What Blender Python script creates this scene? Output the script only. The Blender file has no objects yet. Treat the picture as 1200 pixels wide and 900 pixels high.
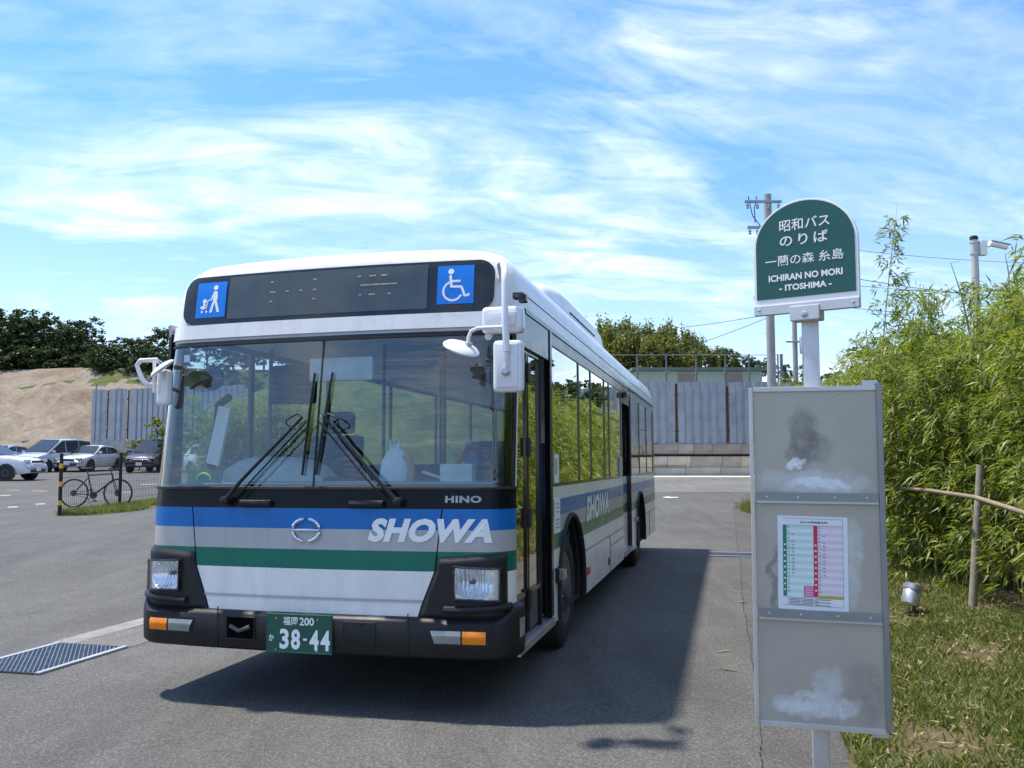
import bpy, bmesh, math, random
import numpy as np
from mathutils import Vector, Matrix

# ------------------------------------------------------------------ camera, sky, sun, exposure
SC = bpy.context.scene
COL = SC.collection
random.seed(7)
RNG = np.random.default_rng(11)
F_PX, PITCH, CAM_H = 995.0, 0.074, 1.62          # focal length in pixels of a 1200 px wide frame

cam_data = bpy.data.cameras.new('camera')
cam_data.sensor_width = 36.0
cam_data.lens = F_PX / 1200.0 * 36.0
cam_data.clip_start = 0.05
cam_data.clip_end = 3000.0
cam = bpy.data.objects.new('camera', cam_data)
COL.objects.link(cam)
cam.location = (0, 0, CAM_H)
cam.rotation_euler = (math.pi / 2 + PITCH, 0, 0)
SC.camera = cam

SUN_DIR = Vector((0.97, -0.30, -2.7)).normalized()   # the way the sunlight travels
sun_el = math.asin(-SUN_DIR.z)
sun_rot = math.atan2(-SUN_DIR.x, -SUN_DIR.y)
sun_data = bpy.data.lights.new('sun', 'SUN')
sun_data.energy = 2.0
sun_data.angle = math.radians(2.2)     # sun through thin cirrus
sun_data.color = (1.0, 0.94, 0.84)
sun = bpy.data.objects.new('sun', sun_data)
COL.objects.link(sun)
sun.rotation_euler = SUN_DIR.to_track_quat('-Z', 'Y').to_euler()
sun.location = (-6, 2, 30)

SC.view_settings.view_transform = 'Standard'
SC.view_settings.look = 'None'
SC.view_settings.gamma = 1.0
SC.view_settings.use_curve_mapping = False
SC.view_settings.exposure = 1.80
SC.cycles.max_bounces = 10
SC.cycles.transparent_max_bounces = 24
SC.cycles.glossy_bounces = 5
SC.cycles.use_denoising = True
SC.cycles.sample_clamp_indirect = 8.0


def N(nt, kind, **kw):
    n = nt.nodes.new(kind)
    for k, v in kw.items():
        if k in n.inputs.keys() if isinstance(k, str) else False:
            n.inputs[k].default_value = v
        else:
            setattr(n, k, v)
    return n


def ramp(nt, stops, interp='LINEAR'):
    r = nt.nodes.new('ShaderNodeValToRGB')
    cr = r.color_ramp
    cr.interpolation = interp
    while len(cr.elements) < len(stops):
        cr.elements.new(0.5)
    for e, (p, c) in zip(cr.elements, stops):
        e.position = p
        e.color = (c, c, c, 1) if isinstance(c, (int, float)) else (*c, 1)
    return r


def math_node(nt, op, a, b=None, c=None, clamp=False):
    n = nt.nodes.new('ShaderNodeMath')
    n.operation = op
    n.use_clamp = clamp
    for i, x in enumerate((a, b, c)):
        if x is None:
            continue
        if isinstance(x, (int, float)):
            n.inputs[i].default_value = x
        else:
            nt.links.new(x, n.inputs[i])
    return n.outputs[0]


def mixc(nt, fac, a, b, blend='MIX'):
    n = nt.nodes.new('ShaderNodeMix')
    n.data_type = 'RGBA'
    n.blend_type = blend
    for sock, x in ((n.inputs[0], fac), (n.inputs[6], a), (n.inputs[7], b)):
        if isinstance(x, (int, float)):
            sock.default_value = x
        elif isinstance(x, tuple):
            sock.default_value = (*x, 1) if len(x) == 3 else x
        else:
            nt.links.new(x, sock)
    return n.outputs[2]


world = bpy.data.worlds.new('World')
SC.world = world
world.use_nodes = True
wt = world.node_tree
wt.nodes.clear()
w_out = wt.nodes.new('ShaderNodeOutputWorld')
w_bg = wt.nodes.new('ShaderNodeBackground')
w_bg.inputs['Strength'].default_value = 0.130
sky = wt.nodes.new('ShaderNodeTexSky')
sky.sky_type = 'NISHITA'
sky.sun_disc = False
sky.sun_elevation = sun_el
sky.sun_rotation = sun_rot
sky.altitude = 30
sky.air_density = 1.0
sky.dust_density = 0.1
sky.ozone_density = 2.6
# high thin cirrus, laid out on a plane far above the ground
tc = wt.nodes.new('ShaderNodeTexCoord')
sep = wt.nodes.new('ShaderNodeSeparateXYZ')
wt.links.new(tc.outputs['Generated'], sep.inputs[0])
zc = math_node(wt, 'MAXIMUM', sep.outputs[2], 0.0)
zz = math_node(wt, 'ADD', zc, 0.24)
cxp = math_node(wt, 'DIVIDE', sep.outputs[0], zz)
cyp = math_node(wt, 'DIVIDE', sep.outputs[1], zz)
comb = wt.nodes.new('ShaderNodeCombineXYZ')
wt.links.new(cxp, comb.inputs[0])
wt.links.new(cyp, comb.inputs[1])


def cloud_noise(scale, rot, stretch, detail, dist, rough, off=(0, 0, 0)):
    mp = wt.nodes.new('ShaderNodeMapping')
    mr = wt.nodes.new('ShaderNodeMapping')
    mr.inputs['Rotation'].default_value = (0, 0, rot)
    wt.links.new(comb.outputs[0], mr.inputs[0])
    mp.inputs['Scale'].default_value = (stretch[0], stretch[1], 1)
    mp.inputs['Location'].default_value = off
    wt.links.new(mr.outputs[0], mp.inputs[0])
    nz = wt.nodes.new('ShaderNodeTexNoise')
    nz.inputs['Scale'].default_value = scale
    nz.inputs['Detail'].default_value = detail
    nz.inputs['Roughness'].default_value = rough
    nz.inputs['Distortion'].default_value = dist
    wt.links.new(mp.outputs[0], nz.inputs[0])
    return nz.outputs[0]


c_big = cloud_noise(1.5, 0.5, (0.8, 1.1), 4, 0.5, 0.55, (8.3, 0.8, 0))
c_streak = cloud_noise(2.6, -0.30, (0.38, 1.0), 10, 0.9, 0.60, (2.8, 8.4, 0))
c_fine = cloud_noise(9.0, -0.12, (0.42, 1.0), 7, 0.8, 0.60, (0.2, 5.4, 0))
r_big = ramp(wt, [(0.36, 0.0), (0.62, 1.0)])
wt.links.new(c_big, r_big.inputs[0])
s1 = math_node(wt, 'MULTIPLY', c_streak, 0.62)
s2 = math_node(wt, 'MULTIPLY_ADD', c_fine, 0.38, s1)
r_st = ramp(wt, [(0.41, 0.0), (0.54, 0.40), (0.69, 1.0)])
wt.links.new(s2, r_st.inputs[0])
veil_fill = ramp(wt, [(0.0, 0.66), (0.16, 0.46), (0.38, 0.32), (0.60, 0.60), (1.0, 0.85)])  # cirrus cover by height; thickened overhead, out of view, to add fill light
wt.links.new(zc, veil_fill.inputs[0])
c1 = math_node(wt, 'MULTIPLY', r_big.outputs[0], r_st.outputs[0])
c2 = math_node(wt, 'MULTIPLY', r_st.outputs[0], veil_fill.outputs[0])
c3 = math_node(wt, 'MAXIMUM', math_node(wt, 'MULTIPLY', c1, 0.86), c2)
hz = ramp(wt, [(0.0, 0.40), (0.10, 0.20), (0.30, 0.03), (0.6, 0.0)])
wt.links.new(zc, hz.inputs[0])
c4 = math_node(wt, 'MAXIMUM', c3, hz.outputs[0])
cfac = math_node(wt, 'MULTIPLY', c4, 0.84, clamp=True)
sky_t = mixc(wt, 1.0, sky.outputs[0], (0.60, 0.74, 0.78), 'MULTIPLY')
low_air = ramp(wt, [(0.0, (0.58, 0.46, 0.51)), (0.16, (0.52, 0.54, 0.62)), (0.34, (0.50, 0.62, 0.79)), (0.6, (0.58, 0.69, 0.82))])
wt.links.new(zc, low_air.inputs[0])
sky_t = mixc(wt, 1.0, sky_t, low_air.outputs[0], 'MULTIPLY')
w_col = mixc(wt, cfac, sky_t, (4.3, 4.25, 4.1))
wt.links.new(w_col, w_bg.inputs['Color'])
wt.links.new(w_bg.outputs[0], w_out.inputs[0])

# ------------------------------------------------------------------ materials


def new_mat(name):
    m = bpy.data.materials.new(name)
    m.use_nodes = True
    nt = m.node_tree
    b = nt.nodes['Principled BSDF']
    return m, nt, b


def tex(nt, kind='NOISE', scale=5.0, detail=4.0, rough=0.55, dist=0.0, coord='Object', stretch=None, rot=None):
    t = nt.nodes.new('ShaderNodeTexCoord')
    src = t.outputs[coord]
    if stretch or rot:
        mp = nt.nodes.new('ShaderNodeMapping')
        if stretch:
            mp.inputs['Scale'].default_value = stretch
        if rot:
            mp.inputs['Rotation'].default_value = rot
        nt.links.new(src, mp.inputs[0])
        src = mp.outputs[0]
    if kind == 'NOISE':
        n = nt.nodes.new('ShaderNodeTexNoise')
        n.inputs['Scale'].default_value = scale
        n.inputs['Detail'].default_value = detail
        n.inputs['Roughness'].default_value = rough
        n.inputs['Distortion'].default_value = dist
        nt.links.new(src, n.inputs[0])
        return n.outputs[0]
    n = nt.nodes.new('ShaderNodeTexVoronoi')
    n.inputs['Scale'].default_value = scale
    n.feature = kind
    nt.links.new(src, n.inputs[0])
    return n.outputs[0]


def bump(nt, b, h, strength=0.3, dist=0.01):
    n = nt.nodes.new('ShaderNodeBump')
    n.inputs['Strength'].default_value = strength
    n.inputs['Distance'].default_value = dist
    nt.links.new(h, n.inputs['Height'])
    nt.links.new(n.outputs[0], b.inputs['Normal'])
    return n


def plain(name, col, rough=0.5, metal=0.0, var=0.12, scale=6.0, coat=0.0, bmp=0.0, bscale=None, spec=None):
    """a painted / moulded surface: a base colour that drifts a little, dust in the gloss"""
    m, nt, b = new_mat(name)
    n = tex(nt, 'NOISE', scale, 5, 0.6)
    r = ramp(nt, [(0.3, tuple(c * (1 - var) for c in col)), (0.7, tuple(min(1, c * (1 + var)) for c in col))])
    nt.links.new(n, r.inputs[0])
    nt.links.new(r.outputs[0], b.inputs['Base Color'])
    rr = ramp(nt, [(0.25, max(0.0, rough - 0.06)), (0.8, min(1, rough + 0.10))])
    nt.links.new(n, rr.inputs[0])
    nt.links.new(rr.outputs[0], b.inputs['Roughness'])
    b.inputs['Metallic'].default_value = metal
    b.inputs['Coat Weight'].default_value = coat
    b.inputs['Coat Roughness'].default_value = 0.06
    if spec is not None:
        b.inputs['Specular IOR Level'].default_value = spec
    if bmp:
        bump(nt, b, tex(nt, 'NOISE', bscale or scale * 8, 4), bmp, 0.004)
    return m


def paint(name, col, rough=0.24, coat=0.22):
    m, nt, b = new_mat(name)
    n = tex(nt, 'NOISE', 2.2, 6, 0.65)
    r = ramp(nt, [(0.32, tuple(c * 0.90 for c in col)), (0.68, col)])
    nt.links.new(n, r.inputs[0])
    film = ramp(nt, [(0.42, 1.0), (0.75, 0.86)])           # faint run-off streaks of road film
    nt.links.new(tex(nt, 'NOISE', 9.0, 5, 0.7, 0.2, 'Object', (1.0, 1.0, 0.12)), film.inputs[0])
    dirty = mixc(nt, 1.0, r.outputs[0], film.outputs[0], 'MULTIPLY')
    nt.links.new(dirty, b.inputs['Base Color'])
    rr = ramp(nt, [(0.35, rough), (0.75, rough + 0.16)])
    nt.links.new(tex(nt, 'NOISE', 5.0, 6, 0.7), rr.inputs[0])
    nt.links.new(rr.outputs[0], b.inputs['Roughness'])
    b.inputs['Coat Weight'].default_value = coat
    b.inputs['Coat Roughness'].default_value = 0.05
    b.inputs['Specular IOR Level'].default_value = 0.34
    bump(nt, b, tex(nt, 'NOISE', 1.6, 2), 0.06, 0.02)       # sheet metal is never quite flat
    return m


def glass(name, tint=(0.55, 0.62, 0.62), ior=1.5, wav=0.0, wscale=1.2, rough=0.0, boost=1.0, stretch=None):
    m = bpy.data.materials.new(name)
    m.use_nodes = True
    nt = m.node_tree
    nt.nodes.clear()
    out = nt.nodes.new('ShaderNodeOutputMaterial')
    tr = nt.nodes.new('ShaderNodeBsdfTransparent')
    tr.inputs[0].default_value = (*tint, 1)
    gl = nt.nodes.new('ShaderNodeBsdfGlossy')
    gl.inputs['Roughness'].default_value = rough
    gl.inputs[0].default_value = (1.0, 0.98, 0.94, 1)
    fr = nt.nodes.new('ShaderNodeFresnel')
    geo = nt.nodes.new('ShaderNodeNewGeometry')        # a thin pane: the same reflection from either side
    iv = math_node(nt, 'MULTIPLY_ADD', geo.outputs['Backfacing'], 1.0 / ior - ior, ior)
    nt.links.new(iv, fr.inputs['IOR'])
    mx = nt.nodes.new('ShaderNodeMixShader')
    f = math_node(nt, 'MULTIPLY', fr.outputs[0], boost, clamp=True)
    nt.links.new(f, mx.inputs[0])
    nt.links.new(tr.outputs[0], mx.inputs[1])
    nt.links.new(gl.outputs[0], mx.inputs[2])
    nt.links.new(mx.outputs[0], out.inputs[0])
    if wav:
        n = tex(nt, 'NOISE', wscale, 3, 0.5, 0.3, 'Object', stretch)
        bp = nt.nodes.new('ShaderNodeBump')
        bp.inputs['Strength'].default_value = wav
        bp.inputs['Distance'].default_value = 0.05
        nt.links.new(n, bp.inputs['Height'])
        nt.links.new(bp.outputs[0], gl.inputs['Normal'])
    return m


def leafy(name, cols, rough=0.5, trans=0.35, scale=0.9):
    """leaf: colour differs from leaf to leaf, light passes through"""
    m = bpy.data.materials.new(name)
    m.use_nodes = True
    nt = m.node_tree
    nt.nodes.clear()
    out = nt.nodes.new('ShaderNodeOutputMaterial')
    geo = nt.nodes.new('ShaderNodeNewGeometry')
    r = ramp(nt, [(i / (len(cols) - 1), c) for i, c in enumerate(cols)])
    n = tex(nt, 'NOISE', scale, 3, 0.6)
    mixv = math_node(nt, 'MULTIPLY_ADD', geo.outputs['Random Per Island'], 0.65, math_node(nt, 'MULTIPLY', n, 0.42))
    nt.links.new(mixv, r.inputs[0])
    d = nt.nodes.new('ShaderNodeBsdfPrincipled')
    d.inputs['Roughness'].default_value = rough
    d.inputs['Specular IOR Level'].default_value = 0.35
    nt.links.new(r.outputs[0], d.inputs['Base Color'])
    t = nt.nodes.new('ShaderNodeBsdfTranslucent')
    tcol = mixc(nt, 1.0, r.outputs[0], (1.5, 1.5, 0.55), 'MULTIPLY')
    nt.links.new(tcol, t.inputs[0])
    mx = nt.nodes.new('ShaderNodeMixShader')
    mx.inputs[0].default_value = trans
    nt.links.new(d.outputs[0], mx.inputs[1])
    nt.links.new(t.outputs[0], mx.inputs[2])
    nt.links.new(mx.outputs[0], out.inputs[0])
    return m


def asphalt_mat(name, base=0.115, warm=1.0, patch=0.25):
    m, nt, b = new_mat(name)
    speck = tex(nt, 'F1', 48.0)
    grain = tex(nt, 'NOISE', 62, 5, 0.8)
    big = tex(nt, 'NOISE', 0.35, 5, 0.6, 0.4)
    mid = tex(nt, 'NOISE', 2.6, 6, 0.7, 0.2)
    wear = tex(nt, 'NOISE', 0.9, 4, 0.6, 0.5, 'Object', (3.0, 0.5, 1), (0, 0, 0.25))
    c0 = (base * 0.76 * warm, base * 0.74, base * 0.70)
    c1 = (base * 1.25 * warm, base * 1.22, base * 1.14)
    r0 = ramp(nt, [(0.28, c0), (0.72, c1)])
    mix0 = math_node(nt, 'MULTIPLY_ADD', big, 0.6, math_node(nt, 'MULTIPLY', mid, 0.4))
    nt.links.new(mix0, r0.inputs[0])
    r1 = ramp(nt, [(0.34, 0.55), (0.50, 0.97), (0.66, 1.60)])
    nt.links.new(grain, r1.inputs[0])
    col = mixc(nt, 1.0, r0.outputs[0], r1.outputs[0], 'MULTIPLY')
    r2 = ramp(nt, [(0.06, 2.3), (0.22, 1.0), (0.6, 0.75)])
    nt.links.new(speck, r2.inputs[0])
    col = mixc(nt, 0.75, col, r2.outputs[0], 'MULTIPLY')
    st = ramp(nt, [(0.60, 1.0), (0.70, 0.66)])
    nt.links.new(tex(nt, 'NOISE', 3.1, 5, 0.75, 1.2, 'Object', (1.0, 1.6, 1.0)), st.inputs[0])
    col = mixc(nt, 1.0, col, st.outputs[0], 'MULTIPLY')
    wr = ramp(nt, [(0.35, 0.88), (0.65, 1.10)])
    nt.links.new(wear, wr.inputs[0])
    col = mixc(nt, 1.0, col, wr.outputs[0], 'MULTIPLY')
    nt.links.new(col, b.inputs['Base Color'])
    b.inputs['Roughness'].default_value = 0.88
    b.inputs['Specular IOR Level'].default_value = 0.3
    hh = math_node(nt, 'MULTIPLY_ADD', speck, -0.6, grain)
    bump(nt, b, hh, 0.55, 0.006)
    return m


def soil_mat(name, cols, scale=3.0, bmp=0.6):
    m, nt, b = new_mat(name)
    n = tex(nt, 'NOISE', scale, 8, 0.7, 0.3)
    r = ramp(nt, [(0.25 + 0.5 * i / (len(cols) - 1), c) for i, c in enumerate(cols)])
    nt.links.new(n, r.inputs[0])
    g = ramp(nt, [(0.3, 0.75), (0.7, 1.2)])
    nt.links.new(tex(nt, 'NOISE', scale * 14, 4, 0.7), g.inputs[0])
    col = mixc(nt, 1.0, r.outputs[0], g.outputs[0], 'MULTIPLY')
    nt.links.new(col, b.inputs['Base Color'])
    b.inputs['Roughness'].default_value = 0.95
    b.inputs['Specular IOR Level'].default_value = 0.15
    bump(nt, b, tex(nt, 'NOISE', scale * 9, 6, 0.7), bmp, 0.03)
    return m


M = {}
M['white'] = paint('bus_white', (0.87, 0.84, 0.80))
M['silver'] = paint('bus_silver', (0.47, 0.46, 0.45), 0.28)
M['blue'] = paint('bus_blue', (0.001, 0.155, 0.48))
M['green'] = paint('bus_green', (0.0008, 0.165, 0.110))
M['black'] = plain('black_plastic', (0.015, 0.015, 0.016), 0.45, bmp=0.10, bscale=140, spec=0.32)
M['gloss_black'] = plain('gloss_black', (0.008, 0.008, 0.010), 0.08)
M['cowl_black'] = plain('cowl_black', (0.008, 0.008, 0.009), 0.22, spec=0.16)
M['dark'] = plain('dark_inside', (0.012, 0.012, 0.013), 0.7)
M['rubber'] = plain('rubber', (0.016, 0.016, 0.016), 0.75, bmp=0.3, bscale=60)
M['wheel'] = plain('wheel_steel', (0.10, 0.098, 0.095), 0.5, 0.35)
M['void'] = plain('dark_opening', (0.003, 0.003, 0.003), 0.95, spec=0.05)
M['chrome'] = plain('chrome', (0.75, 0.76, 0.78), 0.09, 1.0, 0.03)
M['mirror'] = plain('mirror_face', (0.8, 0.8, 0.82), 0.02, 1.0, 0.0)
M['alu'] = plain('aluminium', (0.50, 0.51, 0.52), 0.38, 0.75, 0.06)
M['wsglass'] = glass('windscreen_glass', (0.72, 0.82, 0.83), 1.52, 0.085, 3.0, boost=2.3, stretch=(0.45, 1.0, 3.2))
M['sideglass'] = glass('tinted_window_glass', (0.24, 0.28, 0.27), 1.55, 0.025, 0.9, boost=2.3)
M['clearglass'] = glass('clear_glass', (0.66, 0.74, 0.74), 1.5, 0.03, 1.0)
M['destglass'] = plain('destination_glass', (0.020, 0.024, 0.024), 0.05)
M['display'] = plain('display_face', (0.070, 0.086, 0.088), 0.10)
M['sticker_blue'] = plain('sticker_blue', (0.002, 0.19, 0.68), 0.3, var=0.03)
M['sticker_white'] = plain('sticker_white', (0.86, 0.85, 0.83), 0.4, var=0.03)
M['reflector'] = plain('lamp_reflector', (0.86, 0.88, 0.90), 0.16, 0.55, 0.05, 40, bmp=0.5, bscale=45)
M['lens'] = glass('lamp_lens', (0.93, 0.95, 0.97), 1.5, 0.2, 20)
M['amber'] = plain('amber_lens', (0.85, 0.24, 0.008), 0.12, var=0.08, scale=30)
M['clear_lamp'] = plain('clear_lamp', (0.30, 0.31, 0.30), 0.10, 0.35, 0.15, 12)
M['red'] = plain('red_lens', (0.5, 0.03, 0.015), 0.2)
M['plate_green'] = plain('plate_green', (0.008, 0.085, 0.055), 0.4, var=0.06)
M['interior'] = plain('interior_grey', (0.55, 0.57, 0.56), 0.6)
M['dash'] = plain('dashboard', (0.36, 0.39, 0.39), 0.65)
M['seat'] = plain('seat_cloth', (0.045, 0.07, 0.14), 0.9, scale=30)
M['rail'] = plain('orange_rail', (0.50, 0.20, 0.03), 0.35)
M['led'] = plain('led_off', (0.50, 0.36, 0.22), 0.5)


# ------------------------------------------------------------------ mesh helpers


class MB:
    def __init__(self):
        self.v, self.f, self.mi, self.mats = [], [], [], []

    def mat(self, m):
        if m not in self.mats:
            self.mats.append(m)
        return self.mats.index(m)

    def add(self, vs, fs, m=None):
        i = self.mat(m) if m is not None else 0
        o = len(self.v)
        self.v += [tuple(x) for x in vs]
        for f in fs:
            self.f.append(tuple(k + o for k in f))
            self.mi.append(i)
        return self

    def box(self, c, s, m=None, rot=None):
        hx, hy, hz = s[0] / 2, s[1] / 2, s[2] / 2
        vs = [Vector((x, y, z)) for x in (-hx, hx) for y in (-hy, hy) for z in (-hz, hz)]
        if rot is not None:
            vs = [rot @ q for q in vs]
        vs = [q + Vector(c) for q in vs]
        return self.add(vs, [(0, 1, 3, 2), (4, 6, 7, 5), (0, 4, 5, 1), (2, 3, 7, 6), (0, 2, 6, 4), (1, 5, 7, 3)], m)

    def tube(self, pts, r, n=8, m=None, cap=True):
        pts = [Vector(p) for p in pts]
        rs = r if isinstance(r, (list, tuple)) else [r] * len(pts)
        vs, fs = [], []
        up = Vector((0, 0, 1))
        d0 = (pts[1] - pts[0]).normalized()
        if abs(d0.z) > 0.95:
            up = Vector((0, 1, 0))
        a = d0.cross(up).normalized()
        for i, p in enumerate(pts):
            if i == 0:
                d = pts[1] - pts[0]
            elif i == len(pts) - 1:
                d = pts[-1] - pts[-2]
            else:
                d = (pts[i + 1] - pts[i]).normalized() + (pts[i] - pts[i - 1]).normalized()
            d.normalize()
            a = (a - d * a.dot(d)).normalized()
            b = d.cross(a)
            for k in range(n):
                t = 2 * math.pi * k / n
                vs.append(p + (a * math.cos(t) + b * math.sin(t)) * rs[i])
        for i in range(len(pts) - 1):
            for k in range(n):
                k2 = (k + 1) % n
                fs.append((i * n + k, i * n + k2, (i + 1) * n + k2, (i + 1) * n + k))
        if cap:
            fs.append(tuple(range(n))[::-1])
            fs.append(tuple((len(pts) - 1) * n + k for k in range(n)))
        return self.add(vs, fs, m)

    def lathe(self, prof, n=24, m=None, mat=None, closed=False):
        """prof: (radius, z) pairs turned about z; mat: a Matrix to place it"""
        vs, fs = [], []
        for (r, z) in prof:
            for k in range(n):
                t = 2 * math.pi * k / n
                q = Vector((r * math.cos(t), r * math.sin(t), z))
                vs.append(mat @ q if mat is not None else q)
        L = len(prof)
        for i in range(L if closed else L - 1):
            j = (i + 1) % L
            for k in range(n):
                k2 = (k + 1) % n
                fs.append((i * n + k, i * n + k2, j * n + k2, j * n + k))
        if not closed:
            if prof[0][0] > 1e-4:
                fs.append(tuple(range(n))[::-1])
            if prof[-1][0] > 1e-4:
                fs.append(tuple((L - 1) * n + k for k in range(n)))
        return self.add(vs, fs, m)

    def prism(self, poly, ext, m=None):
        """poly: list of 3-D points of a flat outline, ext: extrusion vector"""
        n = len(poly)
        e = Vector(ext)
        vs = [Vector(p) for p in poly] + [Vector(p) + e for p in poly]
        fs = [tuple(range(n))[::-1], tuple(range(n, 2 * n))]
        for i in range(n):
            j = (i + 1) % n
            fs.append((i, j, n + j, n + i))
        return self.add(vs, fs, m)

    def grid(self, rows, m=None, ms=None, closed=False):
        """rows: list of equally long rows of points; ms: material for each band between rows"""
        nr, nc = len(rows), len(rows[0])
        o = len(self.v)
        for r in rows:
            self.v += [tuple(p) for p in r]
        for i in range(nr - 1):
            k = self.mat(ms[i] if ms else m) if (ms or m) is not None else 0
            for j in range(nc if closed else nc - 1):
                j2 = (j + 1) % nc
                self.f.append((o + i * nc + j, o + i * nc + j2, o + (i + 1) * nc + j2, o + (i + 1) * nc + j))
                self.mi.append(k)
        return self

    def build(self, name, parent=None, m=None, smooth=False, bevel=0.0, seg=2, angle=40, recalc=True):
        me = bpy.data.meshes.new(name)
        me.from_pydata(self.v, [], self.f)
        mats = self.mats if self.mats else ([m] if m else [])
        for mm in mats:
            me.materials.append(mm)
        if len(self.mats) > 1:
            me.polygons.foreach_set('material_index', self.mi)
        if recalc or bevel:
            bm = bmesh.new()
            bm.from_mesh(me)
            if bevel:
                bmesh.ops.remove_doubles(bm, verts=bm.verts, dist=1e-5)
            if recalc:
                bmesh.ops.recalc_face_normals(bm, faces=bm.faces)
            if bevel:
                es = [e for e in bm.edges if len(e.link_faces) == 2 and e.calc_face_angle(0) > math.radians(25)]
                bmesh.ops.bevel(bm, geom=es, offset=bevel, segments=seg, affect='EDGES', profile=0.6, clamp_overlap=True)
            bm.to_mesh(me)
            bm.free()
        if smooth:
            me.polygons.foreach_set('use_smooth', [True] * len(me.polygons))
            try:
                me.set_sharp_from_angle(angle=math.radians(angle))
            except Exception:
                pass
        ob = bpy.data.objects.new(name, me)
        COL.objects.link(ob)
        if parent is not None:
            ob.parent = parent
        return ob


def tag(o, label=None, cat=None, group=None, kind=None):
    if label:
        o['label'] = label
    if cat:
        o['category'] = cat
    if group:
        o['group'] = group
    if kind:
        o['kind'] = kind
    return o


def empty(name, loc=(0, 0, 0), rz=0.0, label=None, cat=None, group=None):
    o = bpy.data.objects.new(name, None)
    o.empty_display_size = 0.3
    COL.objects.link(o)
    o.location = loc
    o.rotation_euler = (0, 0, rz)
    return tag(o, label, cat, group)


def copy_tree(o, parent=None):
    c = o.copy()
    COL.objects.link(c)
    c.parent = parent
    for ch in list(o.children):
        copy_tree(ch, c)
    return c


def np_mesh(name, V, Fq, mat, parent=None, smooth=False):
    """V: (n,3) array, Fq: (m,k) array of equally sized faces"""
    me = bpy.data.meshes.new(name)
    n, (mf, k) = len(V), Fq.shape
    me.vertices.add(n)
    me.vertices.foreach_set('co', np.asarray(V, dtype=np.float32).ravel())
    me.loops.add(mf * k)
    me.loops.foreach_set('vertex_index', np.asarray(Fq, dtype=np.int32).ravel())
    me.polygons.add(mf)
    me.polygons.foreach_set('loop_start', np.arange(0, mf * k, k, dtype=np.int32))
    me.polygons.foreach_set('loop_total', np.full(mf, k, dtype=np.int32))
    me.update(calc_edges=True)
    if smooth:
        me.polygons.foreach_set('use_smooth', np.ones(mf, dtype=bool))
    me.materials.append(mat)
    ob = bpy.data.objects.new(name, me)
    COL.objects.link(ob)
    if parent is not None:
        ob.parent = parent
    return ob


def text_flat(body, size, bold=0.0, shear=0.0, sx=1.0, align='CENTER', spacing=1.0):
    """(verts2d, faces) of a line of text, centred on its bounding box"""
    c = bpy.data.curves.new('lettering', 'FONT')
    c.body = body
    c.size = size
    c.offset = bold
    c.shear = shear
    c.space_character = spacing
    c.resolution_u = 3
    c.fill_mode = 'FRONT'
    o = bpy.data.objects.new('lettering', c)
    COL.objects.link(o)
    dg = bpy.context.evaluated_depsgraph_get()
    me = bpy.data.meshes.new_from_object(o.evaluated_get(dg))
    vs = [(v.co.x * sx, v.co.y) for v in me.vertices]
    fs = [tuple(p.vertices) for p in me.polygons]
    bpy.data.objects.remove(o)
    bpy.data.curves.remove(c)
    bpy.data.meshes.remove(me)
    x0, x1 = min(v[0] for v in vs), max(v[0] for v in vs)
    y0, y1 = min(v[1] for v in vs), max(v[1] for v in vs)
    cx, cy = (x0 + x1) / 2, (y0 + y1) / 2
    return [(x - cx, y - cy) for x, y in vs], fs, (x1 - x0, y1 - y0)


def fit_text(body, w, h, **kw):
    """text scaled to an exact width and height"""
    vs, fs, (tw, th) = text_flat(body, 1.0, **kw)
    return [(x * w / tw, y * h / th) for x, y in vs], fs


def disc2(cx, cy, r, n=20):
    return [(cx + r * math.cos(2 * math.pi * k / n), cy + r * math.sin(2 * math.pi * k / n)) for k in range(n)]


def stroke2(pts, w):
    """flat outline of a thick poly-line (list of quads)"""
    out = []
    for (x0, y0), (x1, y1) in zip(pts[:-1], pts[1:]):
        dx, dy = x1 - x0, y1 - y0
        L = math.hypot(dx, dy) or 1
        nx, ny = -dy / L * w / 2, dx / L * w / 2
        out.append([(x0 + nx, y0 + ny), (x0 - nx, y0 - ny), (x1 - nx, y1 - ny), (x1 + nx, y1 + ny)])
    return out


# ------------------------------------------------------------------ where things stand


def ray(px, py):
    a, b = (px - 600) / F_PX, -(py - 450) / F_PX
    c, s = math.cos(PITCH), math.sin(PITCH)
    return Vector((a, c - b * s, s + b * c))


def at(px, py, depth):
    """the point at a given distance along the ground direction (world y)"""
    d = ray(px, py)
    return Vector((0, 0, CAM_H)) + d * (depth / d.y)


BUS_YAW = 0.248
LV = Vector((math.sin(BUS_YAW), math.cos(BUS_YAW)))      # along the drive, away from the camera


def sstep(a, b, x):
    t = min(1.0, max(0.0, (x - a) / (b - a)))
    return t * t * (3 - 2 * t)


def hground(x, y):
    yy = max(-6.0, y)
    if yy < 14:
        p = -0.02 * yy
    elif yy < 40:
        t = (yy - 14) / 26
        p = (2 * t**3 - 3 * t**2 + 1) * -0.28 + (t**3 - 2 * t**2 + t) * 26 * -0.02 + (-2 * t**3 + 3 * t**2) * -0.03
    else:
        p = -0.03
    road = 0.113 + 0.0048 * max(-6, min(6, x)) + p
    lot = 0.17 + 0.003 * (max(8, min(60, y)) - 20)
    e = -((x + 3.55) * LV.y - (y - 6.6) * LV.x)            # distance left of the drain channel
    s = sstep(0.6, 6.5, e)
    return road * (1 - s) + lot * s


def ground_at(px, py):
    d = ray(px, py)
    z = 0.0
    for _ in range(12):
        t = (z - CAM_H) / d.z
        x, y = d.x * t, d.y * t
        z = hground(x, y)
    return Vector((x, y, z))


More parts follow.
